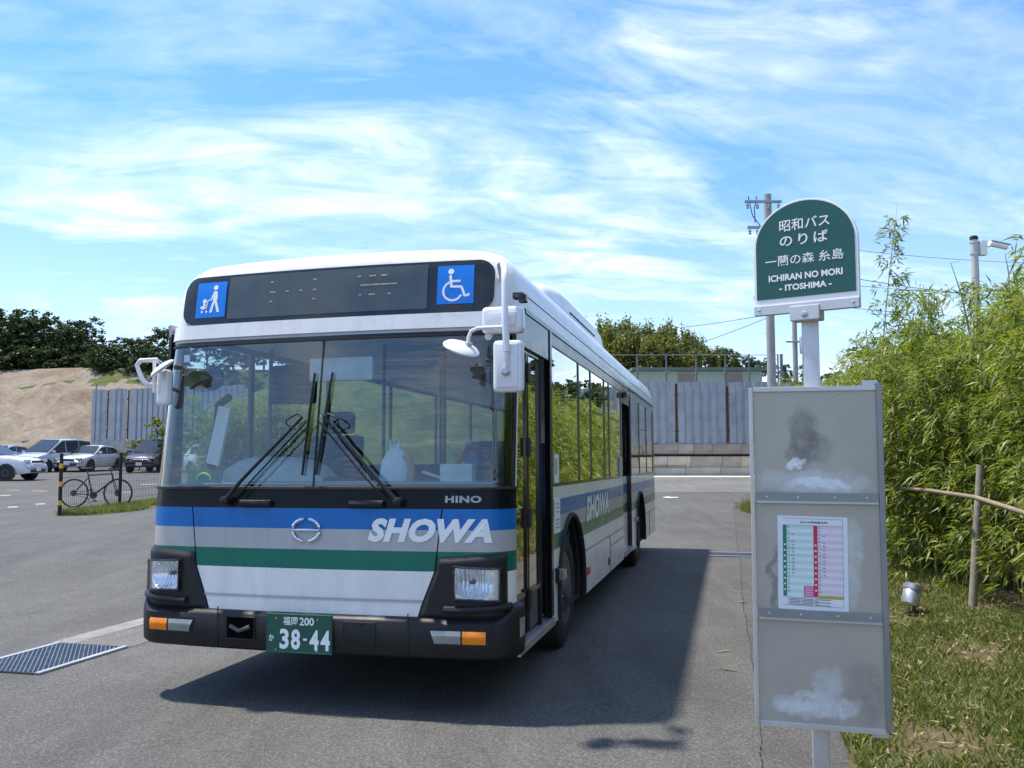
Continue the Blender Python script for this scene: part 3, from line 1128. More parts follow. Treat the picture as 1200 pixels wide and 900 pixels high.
for sgn in (1, -1):
    mb = MB()
    cols = []
    n = 16
    inner = lambda w: t_of_u(seam(w) - (0.02 if sgn > 0 else 0) + g, w)
    # stripes over the lamp housing, following its curved upper edge
    bands = [(None, 0.98, 'green'), (0.98, 1.108, 'silver'), (1.108, 1.235, 'blue')]
    for lo, hi, c in bands:
        rows = []
        for i in range(5):
            row = []
            for j in range(n + 1):
                w_guess = hi
                t = inner(1.1) + (0.925 - inner(1.1)) * j / n
                l = hb_top(t) if lo is None else lo
                l = min(l, hi - 0.001)
                w = l + (hi - l) * i / 4
                tt = inner(w) + (0.925 - inner(w)) * j / n
                row.append(St(tt * sgn, w, 0.004))
            rows.append(row)
        mb.grid(rows, M[c])
    # the corner strip in body colours
    wr, mr = [], []
    for a, b, c in STR:
        for i in range(3):
            wr.append(a + (b - a) * i / 3)
            mr.append(M[c])
    wr.append(1.235)
    front_patch(mb, 0.925 * sgn, 1.0 * sgn, wr, 0.004, ms=mr, n=4)
    mb.build('corner_panel', bus, smooth=True)
    # black housing with the lamp set into it
    mb = MB()
    hi_in, hi_out = 0.735, 0.93
    rows = []
    NI, NJ = 36, 48
    for i in range(NI + 1):
        row = []
        for j in range(NJ + 1):
            t = inner(0.9) + (0.93 - inner(0.9)) * j / NJ
            w = 0.575 + (hb_top(t) - 0.575) * i / NI
            tt = inner(min(w, 1.2)) + (0.93 - inner(min(w, 1.2))) * j / NJ
            edge = min(i, NI - i, j, NJ - j) / 3
            row.append(St(tt * sgn, w, 0.005 + 0.022 * min(1, edge)))
        rows.append(row)
    o_ = len(mb.v)
    for r_ in rows:
        mb.v += [tuple(p) for p in r_]
    kk = mb.mat(M['black'])
    for i in range(NI):
        for j in range(NJ):
            c_ = (rows[i][j] + rows[i + 1][j + 1]) / 2
            if 0.94 < abs(c_.x) < 1.18 and 0.708 < c_.z < 0.889:
                continue                      # opening for the lamp
            a_ = o_ + i * (NJ + 1) + j
            mb.f.append((a_, a_ + 1, a_ + NJ + 2, a_ + NJ + 1))
            mb.mi.append(kk)
    hs = mb.build('headlamp_housing', bus, smooth=True)
    # lip under the lamp
    mb = MB()
    pts = [St((0.66 + 0.27 * k / 10) * sgn, 0.640 + 0.02 * (k / 10) ** 2, 0.035) for k in range(11)]
    mb.tube(pts, 0.022, 8, M['black'])
    mb.build('lip', hs, smooth=True)
    for q in (0.72, 0.82):
        mb = MB()
        c = St(q * sgn, 0.668, 0.058)
        mb.lathe([(0.006, 0), (0.006, 0.006), (0.0, 0.006)], 8, M['dark'], Matrix.Translation(c) @ Matrix.Rotation(math.pi / 2, 4, 'X'))
        mb.build('screw', hs)
    # the lamp: bright bowl, bulb, clear cover
    mb = MB()
    u0, u1, w0, w1 = 0.935, 1.185, 0.702, 0.895
    rows = []
    nu, nw = 60, 30
    for i in range(nw + 1):
        row = []
        for j in range(nu + 1):
            a, b = j / nu, i / nw
            u = u0 + (u1 - u0) * a
            w = w0 + (w1 - w0) * b + 0.012 * (a - 0.5) * -1
            r1 = math.hypot((a - 0.44) / 0.46, (b - 0.5) / 0.56)
            r2 = math.hypot((a - 0.80) / 0.26, (b - 0.45) / 0.40)
            dep = 0.018 - 0.085 * max(0, 1 - r1 * r1) ** 0.8
            dep += 0.0022 * math.sin(a * 70) * (1 if r1 < 1 else 0.0)
            row.append(S(u * sgn, w, dep + 0.012))
        rows.append(row)
    mb.grid(rows, M['reflector'])
    hl = mb.build('headlight', bus)
    mb = MB()
    c = S((u0 + (u1 - u0) * 0.42) * sgn, 0.80, -0.02)
    mb.lathe([(0.0, -0.03), (0.014, -0.028), (0.014, 0.012), (0.0, 0.014)], 10, M['wheel'], Matrix.Translation(c) @ Matrix.Rotation(math.pi / 2, 4, 'X'))
    mb.build('bulb', hl, smooth=True)
    mb = MB()
    rows = []
    for i in range(7):
        row = []
        for j in range(13):
            a, b = j / 12, i / 6
            cr = 0.10 if (i in (0, 6) and j in (0, 12)) else 0
            u = u0 + (u1 - u0) * (a * (1 - 2 * cr) + cr)
            w = w0 + (w1 - w0) * b - 0.012 * (a - 0.5)
            row.append(S(u * sgn, w, 0.052 + 0.01 * math.sin(a * math.pi) * math.sin(b * math.pi)))
        rows.append(row)
    mb.grid(rows, M['lens'])
    mb.build('lens', hl, smooth=True)
    # dark rim round the lamp
    mb = MB()
    loop = [(u0, w0), (u1, w0 - 0.008), (u1 + 0.004, w1 - 0.01), (u0, w1)]
    pts = []
    for (a, b), (c2, d2) in zip(loop, loop[1:] + loop[:1]):
        for k in range(5):
            pts.append(S((a + (c2 - a) * k / 5) * sgn, b + (d2 - b) * k / 5, 0.042))
    mb.tube(pts + [pts[0]], 0.009, 6, M['gloss_black'])
    mb.build('rim', hl, smooth=True)

# --- bumper
mb = MB()
prof = [(0.345, -0.03), (0.352, 0.030), (0.375, 0.052), (0.46, 0.056), (0.56, 0.058), (None, 0.052), (None, 0.036), (None, -0.005)]


def bump_top(t):
    return 0.592 - 0.012 * sstep(0.62, 0.70, abs(t)) + 0.085 * sstep(0.86, 0.96, abs(t))


rows = []
for k, (w, o) in enumerate(prof):
    row = []
    for t in tpts(-1, 1, 40):
        ww = w
        if w is None:
            ww = bump_top(t) - {5: 0.022, 6: 0.006, 7: 0.0}[k]
        row.append(St(t, ww, o))
    rows.append(row)
mb.grid(rows, M['black'])
bp = mb.build('bumper', bus, smooth=True, angle=50)
# joints in the bumper
for u in (-0.62, 0.66):
    mb = MB()
    mb.tube([S(u, w, 0.0565) for w in (0.36, 0.46, 0.56, 0.615)], 0.004, 5, M['dark'])
    mb.build('joint', bp)
for sgn in (1, -1):
    # combined turn signal and fog lamp set in the bumper
    mb = MB()
    a0, a1 = (0.785, 1.135)
    rr = []
    for i in range(5):
        rr.append([S((a0 + (a1 - a0) * j / 12 + (0.03 * (1 - i / 4) if j == 0 else 0)) * sgn, 0.436 + 0.10 * i / 4, 0.060) for j in range(13)])
    mb.grid(rr, M['dark'])
    tl = mb.build('signal_lamp', bp)
    mb = MB()
    rr = []
    for i in range(5):
        rr.append([S((0.80 + 0.185 * j / 8 + (0.028 * (i / 4 if False else 1 - i / 4) if j == 0 else 0)) * sgn, 0.449 + 0.074 * i / 4, 0.066 + 0.006 * math.sin(math.pi * i / 4)) for j in range(9)])
    mb.grid(rr, M['clear_lamp'])
    mb.build('fog_lens', tl, smooth=True)
    mb = MB()
    rr = []
    for i in range(6):
        rr.append([S((0.995 + 0.125 * j / 8) * sgn, 0.449 + 0.074 * i / 5, 0.066 + 0.008 * math.sin(math.pi * i / 5)) for j in range(9)])
    mb.grid(rr, M['amber'])
    mb.build('amber_lens', tl, smooth=True)
# corner lamp on the door side of the bumper
mb = MB()
rr = []
for i in range(6):
    rr.append([St(0.955 + 0.035 * j / 5, 0.468 + 0.115 * i / 5, 0.060 + 0.010 * math.sin(math.pi * i / 5) * math.sin(math.pi * j / 5)) for j in range(6)])
mb.grid(rr, M['clear_lamp'])
mb.build('corner_lamp', bp, smooth=True)
# tow hook opening and covered flap
mb = MB()
mb.grid([[S(u, w, 0.0600) for u in wrange(-0.545, -0.355, 6)] for w in (0.425, 0.48, 0.553)], M['void'])
th = mb.build('tow_opening', bp)
mb = MB()
loop = [(-0.55, 0.42), (-0.35, 0.42), (-0.35, 0.557), (-0.55, 0.557)]
pts = [S(u, w, 0.060) for u, w in loop]
mb.tube(pts + [pts[0]], 0.007, 6, M['black'])
mb.tube([S(-0.52, 0.50, 0.064), S(-0.45, 0.475, 0.075), S(-0.38, 0.50, 0.064)], 0.014, 8, M['wheel'])
mb.build('tow_hook', th, smooth=True)
mb = MB()
loop = [(0.252, 0.423), (0.456, 0.423), (0.456, 0.556), (0.252, 0.556)]
pts = [S(u, w, 0.0575) for u, w in loop]
mb.tube(pts + [pts[0]], 0.0035, 5, M['dark'])
mb.box(S(0.354, 0.547, 0.060), (0.05, 0.01, 0.012), M['dark'])
mb.build('flap', bp)

# --- number plate
mb = MB()
PC, PW = -0.035, 0.475
mb.box((PC, -0.068, PW), (0.445, 0.010, 0.238), M['plate_green'])
pl = mb.build('number_plate', bus, bevel=0.003)
mb = MB()
rim = [(-0.216, -0.113), (0.216, -0.113), (0.216, 0.113), (-0.216, 0.113)]
for (a, b), (c, d) in zip(rim, rim[1:] + rim[:1]):
    mb.tube([(PC + a, -0.0735, PW + b), (PC + c, -0.0735, PW + d)], 0.003, 5, M['plate_green'])
mb.build('rim', pl)


def plate_text(s, w, h, x, y, **kw):
    vs, fs = fit_text(s, w, h, **kw)
    mb = MB()
    mb.add([(PC + x + a, -0.0752, PW + y + b) for a, b in vs], fs, M['sticker_white'])
    mb.build('lettering', pl, recalc=False)


plate_text('福岡', 0.098, 0.052, -0.058, 0.075, bold=0.012)
plate_text('200', 0.098, 0.048, 0.052, 0.075, bold=0.02)
plate_text('か', 0.036, 0.040, -0.186, -0.030, bold=0.02)
for i, ch in enumerate('38-44'):
    x = (-0.098, -0.021, 0.043, 0.104, 0.178)[i]
    if ch == '-':
        plate_text(ch, 0.026, 0.013, x, -0.033, bold=0.02)
    else:
        plate_text(ch, 0.062, 0.122, x, -0.034, bold=0.035)
for a, b in ((-0.155, 0.088), (0.125, 0.088), (-0.155, -0.10), (0.125, -0.10)):
    mb = MB()
    mb.lathe([(0.005, 0), (0.005, 0.006), (0, 0.006)], 8, M['alu'], Matrix.Translation((PC + a, -0.073, PW + b)) @ Matrix.Rotation(math.pi / 2, 4, 'X'))
    mb.build('screw', pl)

# --- cowl, windscreen, header
mb = MB()
front_patch(mb, -1, 1, [1.235, 1.25, 1.30, 1.345, 1.362], 0.002, M['cowl_black'])
cw = mb.build('cowl', bus, smooth=True)
mb = MB()
for u in wrange(-0.98, 0.98, 1):
    pass
rows = [[St(t, w, o) for t in tpts(-0.99, 0.99, 30)] for w, o in ((1.350, 0.004), (1.352, 0.014), (1.366, 0.014), (1.370, 0.004))]
mb.grid(rows, M['rubber'])
rows = [[St(t, w, o) for t in tpts(-0.99, 0.99, 30)] for w, o in ((2.318, 0.003), (2.322, 0.010), (2.335, 0.010), (2.34, 0.003))]
mb.grid(rows, M['rubber'])
for s in (-1, 1):
    mb.grid([[St(s * t, w, o) for t, o in ((0.955, 0.003), (0.958, 0.010), (0.972, 0.010), (0.976, 0.003))] for w in wrange(1.36, 2.33, 10)], M['rubber'])
mb.build('windscreen_gasket', bus, smooth=True)
mb = MB()
for s in (-1, 1):
    mb.grid([[St(s * t, w, 0.002) for t in (0.972, 0.98, 0.99, 1.0)] for w in wrange(1.362, 2.33, 8)], M['white'])
mb.build('windscreen_pillar', bus, smooth=True)
mb = MB()
front_patch(mb, -0.957, -0.0025, wrange(1.362, 2.33, 14), 0.0, M['wsglass'], n=20)
front_patch(mb, 0.0025, 0.957, wrange(1.362, 2.33, 14), 0.0, M['wsglass'], n=20)
mb.build('windscreen', bus, smooth=True)
mb = MB()
mb.grid([[St(t, w, 0.004) for t in (-0.005, 0.005)] for w in wrange(1.362, 2.33, 6)], M['rubber'])
mb.build('windscreen_divider', bus)
mb = MB()      # dark printed margin on the inside of the glass
for s in (-1, 1):
    mb.grid([[St(s * t, w, -0.006) for t in ((0.91, 0.93, 0.957) if s > 0 else (0.945, 0.95, 0.957))] for w in wrange(1.362, 2.33, 8)], M['gloss_black'])
mb.grid([[St(t, w, -0.006) for t in tpts(-0.95, 0.95, 30)] for w in (1.362, 1.385)], M['gloss_black'])
mb.build('glass_margin', bus, smooth=True)
mb = MB()
front_patch(mb, -1, 1, [2.335, 2.345, 2.352, 2.372], 0.003, ms=[M['gloss_black'], M['gloss_black'], M['silver']])
front_patch(mb, -1, 1, [2.372, 2.376, 2.39, 2.43, 2.47], 0.014, M['white'])
mb.grid([[St(t, 2.372, o) for t in tpts(-1, 1, 30)] for o in (0.003, 0.014)], M['silver'])
mb.build('header_panel', bus, smooth=True, angle=30)

# --- roof and upper shell: rings shrinking towards the ridge
top_w = [2.46, 2.52, 2.56, 2.60, 2.64, 2.68, 2.72, 2.755, 2.79, 2.82, 2.85, 2.875, 2.90, 2.92, 2.94, 2.953, 2.965, 2.975]
rows = []
for w in top_w:
    hw, v0, R = lev(w)
    row = [Vector((hw, BL - 0.02 - (0.0 if w < 2.7 else (w - 2.7) * 1.2), w))] + [Vector((hw, max(vv, v0 + BB + R + 0.01), w)) for vv in (8.0, 5.0, 2.5, 1.2)]
    row += [St0(t, w) for t in reversed(tpts(-1, 1, 30))]
    row += [Vector((-hw, max(vv, v0 + BB + R + 0.01), w)) for vv in (1.2, 2.5, 5.0, 8.0)] + [Vector((-hw, BL - 0.02 - (0.0 if w < 2.7 else (w - 2.7) * 1.2), w))]
    rows.append([p + Vector((0, 0.0, 0)) for p in row])
mb = MB()
mb.grid(rows, M['white'])
mb.add([r_[0] for r_ in rows] + [r_[-1] for r_ in reversed(rows)], [tuple(range(2 * len(rows)))], M['white'])
rf = mb.build('roof', bus, smooth=True, angle=35)
# thin joint lines along the cove and the rain gutter
mb = MB()
mb.box((HW + 0.004, (0.45 + BL) / 2, 2.520), (0.020, BL - 0.55, 0.030), M['gloss_black'])
mb.build('gutter', rf)
mb = MB()
for w in (2.645,):
    hw = lev(w)[0]
    mb.tube([(hw + 0.001, 0.55, w), (hw + 0.001, BL - 0.1, w)], 0.0035, 5, M['dark'])
mb.build('joint', rf)
mb = MB()
mb.tube([(HW - 0.022 + 0.001, 0.62, 2.60), (HW - 0.05, 0.62, 2.72), (HW - 0.18, 0.62, 2.84)], 0.003, 5, M['dark'])
mb.build('joint', rf)
# air conditioner on the roof
mb = MB()
sec = [(1.11, 2.80), (1.09, 3.07), (1.03, 3.16), (0.85, 3.21), (0, 3.23), (-0.85, 3.21), (-1.03, 3.16), (-1.09, 3.07), (-1.11, 2.80)]
rows = []
for v, k in ((1.5, 0.15), (1.9, 0.50), (2.3, 0.80), (2.8, 0.97), (3.2, 1.0), (4.9, 1.0), (5.3, 0.93), (5.6, 0.70), (5.8, 0.15)):
    rows.append([Vector((a * (0.93 + 0.07 * k), v, 2.80 + (b - 2.80) * k)) for a, b in sec])
mb.grid(rows, M['white'])
ac = mb.build('air_conditioner', bus, smooth=True, angle=45)
mb = MB()
for k in range(9):
    mb.box((1.094, 3.2 + 0.18 * k, 2.97), (0.02, 0.14, 0.012), M['dark'])
mb.build('louvre', ac)
mb = MB()
sec = [(0.80, 2.84), (0.77, 2.95), (0.6, 2.99), (-0.6, 2.99), (-0.77, 2.95), (-0.8, 2.84)]
mb.grid([[Vector((a, v, 2.82 + (b - 2.82) * k)) for a, b in sec] for v, k in ((7.0, 0), (7.15, 0.9), (8.6, 0.9), (8.8, 0))], M['white'])
mb.build('roof_duct', bus, smooth=True)

# --- destination display
def rrect_rows(u0, u1, w0, w1, r, n):
    out = []
    for i in range(n + 1):
        b = i / n
        b = 0.5 - 0.5 * math.cos(b * math.pi)
        w = w0 + (w1 - w0) * b
        d = max(0.0, r - min(w - w0, w1 - w))
        ins = r - math.sqrt(max(0.0, r * r - d * d))
        out.append((w, u0 + ins, u1 - ins))
    return out


def rr_patch(mb, u0, u1, w0, w1, r, off, m, n=14, nu=30):
    rows = []
    for w, a, b in rrect_rows(u0, u1, w0, w1, r, n):
        rows.append([S(a + (b - a) * j / nu, w, off) for j in range(nu + 1)])
    mb.grid(rows, m)


mb = MB()
rr_patch(mb, -1.115, 1.13, 2.474, 2.815, 0.10, 0.012, M['destglass'], 22)
dd = mb.build('destination_display', bus, smooth=True)
mb = MB()
mb.grid([[S(u, w, 0.0165) for u in wrange(-0.745, 0.70, 16)] for w in wrange(2.50, 2.795, 10)], M['display'])
mb.build('screen', dd, smooth=True)
mb = MB()
for (u, w, k) in [(-0.42, 2.735, 1), (-0.10, 2.735, 1), (-0.42, 2.665, 2), (-0.30, 2.665, 1), (-0.2, 2.665, 1), (-0.10, 2.665, 1), (-0.42, 2.60, 1), (-0.10, 2.60, 1),
                  (0.22, 2.735, 1), (0.30, 2.735, 2), (0.38, 2.735, 2), (0.24, 2.675, 3), (0.31, 2.675, 3), (0.38, 2.675, 3), (0.45, 2.675, 2), (0.23, 2.61, 1), (0.30, 2.61, 2), (0.43, 2.61, 1)]:
    mb.grid([[S(u + a * 0.022 * k, w + b, 0.018) for a in (0, 1)] for b in (0, 0.008)], M['led'])
mb.build('led_trace', dd)


def pictogram(u0, u1, w0, w1, shapes, name):
    mb = MB()
    mb.grid([[S(u, w, 0.0165) for u in wrange(u0, u1, 6)] for w in wrange(w0, w1, 10)], M['sticker_blue'])
    st = mb.build(name, dd, smooth=True)
    mb = MB()
    cu, cw = (u0 + u1) / 2, (w0 + w1) / 2
    sc = (w1 - w0)
    for k, poly in enumerate(shapes):
        mb.add([S(cu + x * sc, cw + y * sc, 0.0185 + 0.0002 * k) for x, y in poly], [tuple(range(len(poly)))], M['sticker_white'])
    mb.build('figure', st, recalc=False)
    return st


arc = [(0.14 * 0 + 0.0, 0)]
wc = [disc2(-0.12, 0.34, 0.075)]
wc += stroke2([(-0.135, 0.25), (-0.10, -0.06)], 0.07)
wc += stroke2([(-0.115, 0.09), (0.13, 0.09)], 0.055)
wc += stroke2([(-0.12, -0.05), (0.16, -0.06), (0.25, -0.31), (0.37, -0.26)], 0.06)
rg = [(-0.06 + 0.245 * math.cos(math.radians(a)), -0.17 + 0.245 * math.sin(math.radians(a))) for a in range(105, 345, 12)]
wc += stroke2(rg, 0.055)
pictogram(0.765, 1.005, 2.525, 2.78, wc, 'wheelchair_sign')
pr = [disc2(0.13, 0.34, 0.07)]
pr += [[(0.07, 0.24), (0.19, 0.24), (0.22, 0.02), (0.19, -0.02), (0.30, -0.36), (0.22, -0.36), (0.12, -0.08), (0.06, -0.36), (-0.03, -0.36), (0.06, -0.05)]]
pr += stroke2([(0.09, 0.20), (0.0, -0.01)], 0.045)
pr += [disc2(-0.20, -0.03, 0.065, 14)]
pr += stroke2([(-0.02, 0.0), (-0.10, -0.02), (-0.13, -0.22), (-0.26, -0.26)], 0.03)
pr += stroke2([(-0.22, -0.09), (-0.18, -0.18), (-0.32, -0.22)], 0.07)
pr += [disc2(-0.26, -0.33, 0.035, 10), disc2(-0.12, -0.33, 0.035, 10)]
pictogram(-1.005, -0.765, 2.52, 2.77, pr, 'pushchair_sign')

# --- maker's emblem and lettering
mb = MB()
eu, ew = -0.03, 1.100
for a0, a1 in ((100, 172), (8, 80), (188, 260), (280, 352)):
    pts = [S(eu + 0.094 * math.cos(math.radians(a)), ew + 0.070 * math.sin(math.radians(a)), 0.014) for a in np.linspace(a0, a1, 9)]
    mb.tube(pts, [0.006] + [0.012] * 7 + [0.006], 8, M['chrome'])
mb.tube([S(eu + x, ew, 0.014) for x in (-0.092, -0.04, 0.04, 0.092)], [0.006, 0.012, 0.012, 0.006], 8, M['chrome'])
mb.build('emblem', bus, smooth=True)
vs, fs = fit_text('SHOWA', 0.775, 0.145, bold=0.055, shear=0.28, spacing=1.06)
mb = MB()
map_front(mb, vs, fs, 0.770, 1.106, 0.010, M['sticker_white'])
mb.build('front_lettering', bus, recalc=False)
M['badge'] = plain('badge_silver', (0.34, 0.35, 0.36), 0.45, 0.2)
vs, fs = fit_text('HINO', 0.225, 0.042, bold=0.045, spacing=1.1)
mb = MB()
map_front(mb, vs, fs, 0.985, 1.294, 0.008, M['badge'])
mb.build('maker_lettering', bus, recalc=False)

# --- wipers
for sgn, base, elbow, b0, b1 in ((-1, (-0.60, 1.275), (-0.075, 1.80), (-0.04, 2.10), (-0.075, 1.44)), (1, (0.585, 1.275), (0.075, 1.80), (0.085, 2.10), (0.02, 1.445))):
    mb = MB()
    A, E_ = S(*base, 0.05), S(*elbow, 0.075)
    A2, E2 = S(base[0] - sgn * 0.085, base[1] + 0.02, 0.05), S(elbow[0] - sgn * 0.03, elbow[1] - 0.03, 0.075)
    mid = S((base[0] * 0.75 + elbow[0] * 0.25), base[1] * 0.75 + elbow[1] * 0.25, 0.075)
    mb.tube([A, mid, E_], [0.016, 0.012, 0.009], 8, M['black'])
    mb.tube([A2, S(base[0] * 0.7 + elbow[0] * 0.3 - sgn * 0.07, base[1] * 0.7 + elbow[1] * 0.3, 0.07), E2], 0.0055, 6, M['black'])
    mb.lathe([(0.028, -0.05), (0.028, 0.015), (0.016, 0.022), (0, 0.022)], 12, M['black'], Matrix.Translation(A) @ Matrix.Rotation(math.pi / 2, 4, 'X'))
    wp = mb.build('wiper', bus, smooth=True)
    mb = MB()
    n = 8
    pts = [S(b0[0] + (b1[0] - b0[0]) * k / n, b0[1] + (b1[1] - b0[1]) * k / n, 0.020 + 0.008 * math.sin(math.pi * k / n)) for k in range(n + 1)]
    mb.tube(pts, 0.008, 6, M['black'])
    mb.tube([S(b0[0] + (b1[0] - b0[0]) * k / n, b0[1] + (b1[1] - b0[1]) * k / n, 0.014) for k in range(n + 1)], 0.006, 5, M['rubber'])
    mb.build('blade', wp, smooth=True)
    mb = MB()
    lp = [E_ + Vector((0.0, -0.01, 0.0))] + [S(elbow[0] + sgn * (0.03 + 0.08 * math.sin(k / 5 * math.pi)), elbow[1] + 0.02 - 0.10 * k / 5, 0.085) for k in range(6)]
    mb.tube(lp, 0.005, 5, M['black'])
    mb.build('washer_hose', wp, smooth=True)
    mb = MB()
    pts = [S(base[0] - sgn * (0.10 + 0.22 * k), 1.262, 0.022) for k in (0, 0.33, 0.66, 1)]
    mb.tube(pts, 0.022, 8, M['black'])
    mb.build('grab_handle', bus, smooth=True)

# --- the two sides
def low(v):
    w = 0.325
    for a in AX:
        d = abs(v - a)
        if d < 0.60:
            w = max(w, WR + math.sqrt(0.60**2 - d * d) * 1.01)
    return w


side_bands = [(0.325, 0.63, 'white'), (0.63, 0.86, 'white'), (0.86, 0.98, 'green'), (0.98, 1.108, 'silver'), (1.108, 1.235, 'blue'), (1.235, 1.335, 'white')]
vv_all = sorted(set([round(x, 4) for x in list(np.arange(0.245, BL + 0.001, 0.25)) + [BL]] + [round(a + 0.60 * math.sin(math.radians(t)), 4) for a in AX for t in range(-90, 91, 9)]))


def side_skin(mb, u, v0, v1, bands, wtop=None, mat=None):
    vs = [v0] + [x for x in vv_all if v0 + 0.002 < x < v1 - 0.002] + [v1]
    for a, b, c in bands:
        for i in range(len(vs) - 1):
            l0, l1 = max(a, low(vs[i] + 1e-4)), max(a, low(vs[i + 1] - 1e-4))
            l0, l1 = min(l0, b), min(l1, b)
            if l0 >= b - 1e-5 and l1 >= b - 1e-5:
                continue
            mb.add([(u, vs[i], l0), (u, vs[i + 1], l1), (u, vs[i + 1], b), (u, vs[i], b)], [(0, 1, 2, 3)], mat or M[c])


mb = MB()
side_skin(mb, HW, 1.355, 5.80, side_bands)
mb.build('side_panel', bus)
mb = MB()
side_skin(mb, HW, 6.78, BL, side_bands)
mb.build('side_panel', bus)
mb = MB()
side_skin(mb, -HW, 0.245, BL, side_bands)
mb.build('side_panel', bus)
for s, va, vb in ((1, 1.40, 5.78), (1, 6.80, BL - 0.05), (-1, 0.30, BL - 0.05)):
    mb = MB()
    side_skin(mb, s * (HW - 0.05), va, vb, [(0.36, 1.335, 'interior')])
    mb.build('inner_lining', bus)
# joint lines on the door side
mb = MB()
mb.tube([(HW + 0.001, 2.85, 0.715), (HW + 0.001, 5.78, 0.715)], 0.004, 4, M['dark'])
mb.tube([(HW + 0.001, 4.55, 0.715), (HW + 0.001, 4.55, 0.33)], 0.004, 4, M['dark'])
mb.tube([(HW + 0.001, 4.55, 0.60), (HW + 0.001, 5.78, 0.60)], 0.004, 4, M['dark'])
mb.tube([(HW + 0.001, 1.37, 0.715), (HW + 0.001, 1.62, 0.715)], 0.004, 4, M['dark'])
mb.tube([(HW + 0.001, 8.55, 0.715), (HW + 0.001, BL, 0.715)], 0.004, 4, M['dark'])
mb.tube([(HW + 0.001, 9.4, 0.715), (HW + 0.001, 9.4, 0.33)], 0.004, 4, M['dark'])
mb.build('side_joint', bus)
mb = MB()
mb.box((HW + 0.004, 4.42, 0.45), (0.012, 0.05, 0.08), M['dark'])
mb.build('flap_latch', bus, bevel=0.003)
# wheel arch lips and liners
for a in AX:
    for s in (1, -1):
        mb = MB()
        th = [math.radians(t) for t in range(-14, 195, 8)]
        mb.tube([(s * (HW + 0.004), a + 0.605 * math.cos(t), WR + 0.605 * math.sin(t)) for t in th], 0.022, 6, M['rubber'])
        ar = mb.build('arch_lip', bus, smooth=True)
        mb = MB()
        mb.grid([[(s * u, a + 0.61 * math.cos(t), WR + 0.61 * math.sin(t)) for t in th] for u in (HW, 0.75)], M['dark'])
        mb.add([(s * 0.75, a - 0.62, 0.30), (s * 0.75, a + 0.62, 0.30), (s * 0.75, a + 0.62, 1.1), (s * 0.75, a - 0.62, 1.1)], [(0, 1, 2, 3)], M['dark'])
        mb.build('liner', ar)
# windows, door side: dark strip behind, panes with pillars
win = [(1.385, 2.60), (2.64, 3.30), (3.34, 4.24), (4.28, 4.62), (4.66, 5.72), (6.86, 7.98), (8.02, 9.12), (9.16, 10.30)]
mb = MB()
mb.box((HW - 0.004, (1.36 + 5.78) / 2, 2.455), (0.020, 5.78 - 1.36, 0.086), M['silver'])
mb.box((HW - 0.004, (6.80 + BL) / 2, 2.455), (0.020, BL - 6.80, 0.086), M['silver'])
mb.box((HW - 0.006, (1.36 + 5.78) / 2, 1.347), (0.016, 5.78 - 1.36, 0.026), M['gloss_black'])
mb.box((HW - 0.006, (6.80 + BL) / 2, 1.347), (0.016, BL - 6.80, 0.026), M['gloss_black'])
mb.build('window_rail', bus)
edges = [1.36] + [x for p in win[:5] for x in p] + [5.80]
for i in range(0, len(edges), 2):
    mb = MB()
    mb.box((HW - 0.008, (edges[i] + edges[i + 1]) / 2, 1.885), (0.022, edges[i + 1] - edges[i], 1.06), M['gloss_black'])
    mb.build('window_pillar', bus)
edges = [6.78] + [x for p in win[5:] for x in p] + [BL]
for i in range(0, len(edges), 2):
    mb = MB()
    mb.box((HW - 0.008, (edges[i] + edges[i + 1]) / 2, 1.885), (0.022, edges[i + 1] - edges[i], 1.06), M['gloss_black'])
    mb.build('window_pillar', bus)
for k, (a, b) in enumerate(win):
    mb = MB()
    mb.grid([[(HW - 0.006, v, w) for v in wrange(a, b, 4)] for w in wrange(1.36, 2.412, 4)], M['sideglass'])
    wn = mb.build('window', bus)
    if k in (2, 4, 6):       # the upper sliding light
        mb = MB()
        mb.box((HW - 0.004, (a + b) / 2, 2.02), (0.014, b - a, 0.022), M['gloss_black'])
        mb.build('sash', wn)
# driver's side windows
lw_ = [(0.42, 1.30), (1.36, 2.70), (2.76, 4.3), (4.36, 5.9), (5.96, 7.5), (7.56, 9.0), (9.06, 10.3)]
edges = [0.26] + [x for p in lw_ for x in p] + [BL]
for i in range(0, len(edges), 2):
    mb = MB()
    mb.box((-HW + 0.006, (edges[i] + edges[i + 1]) / 2, 1.885), (0.022, edges[i + 1] - edges[i], 1.09), M['gloss_black'])
    mb.build('window_pillar', bus)
mb = MB()
mb.box((-HW + 0.004, (0.26 + BL) / 2, 2.455), (0.020, BL - 0.26, 0.086), M['silver'])
mb.build('window_rail', bus)
for a, b in lw_:
    mb = MB()
    mb.grid([[(-HW + 0.008, v, w) for v in wrange(a, b, 2)] for w in wrange(1.335, 2.412, 2)], M['clearglass'])
    mb.build('window', bus)
# panel over the front door and the door post
mb = MB()
mb.box((HW - 0.006, 0.80, 2.39), (0.024, 1.08, 0.23), M['gloss_black'])
mb.build('door_header', bus, bevel=0.004)
mb = MB()
mb.box((HW - 0.01, 1.318, 1.45), (0.05, 0.070, 2.11), M['gloss_black'])
mb.build('door_post', bus, bevel=0.006)
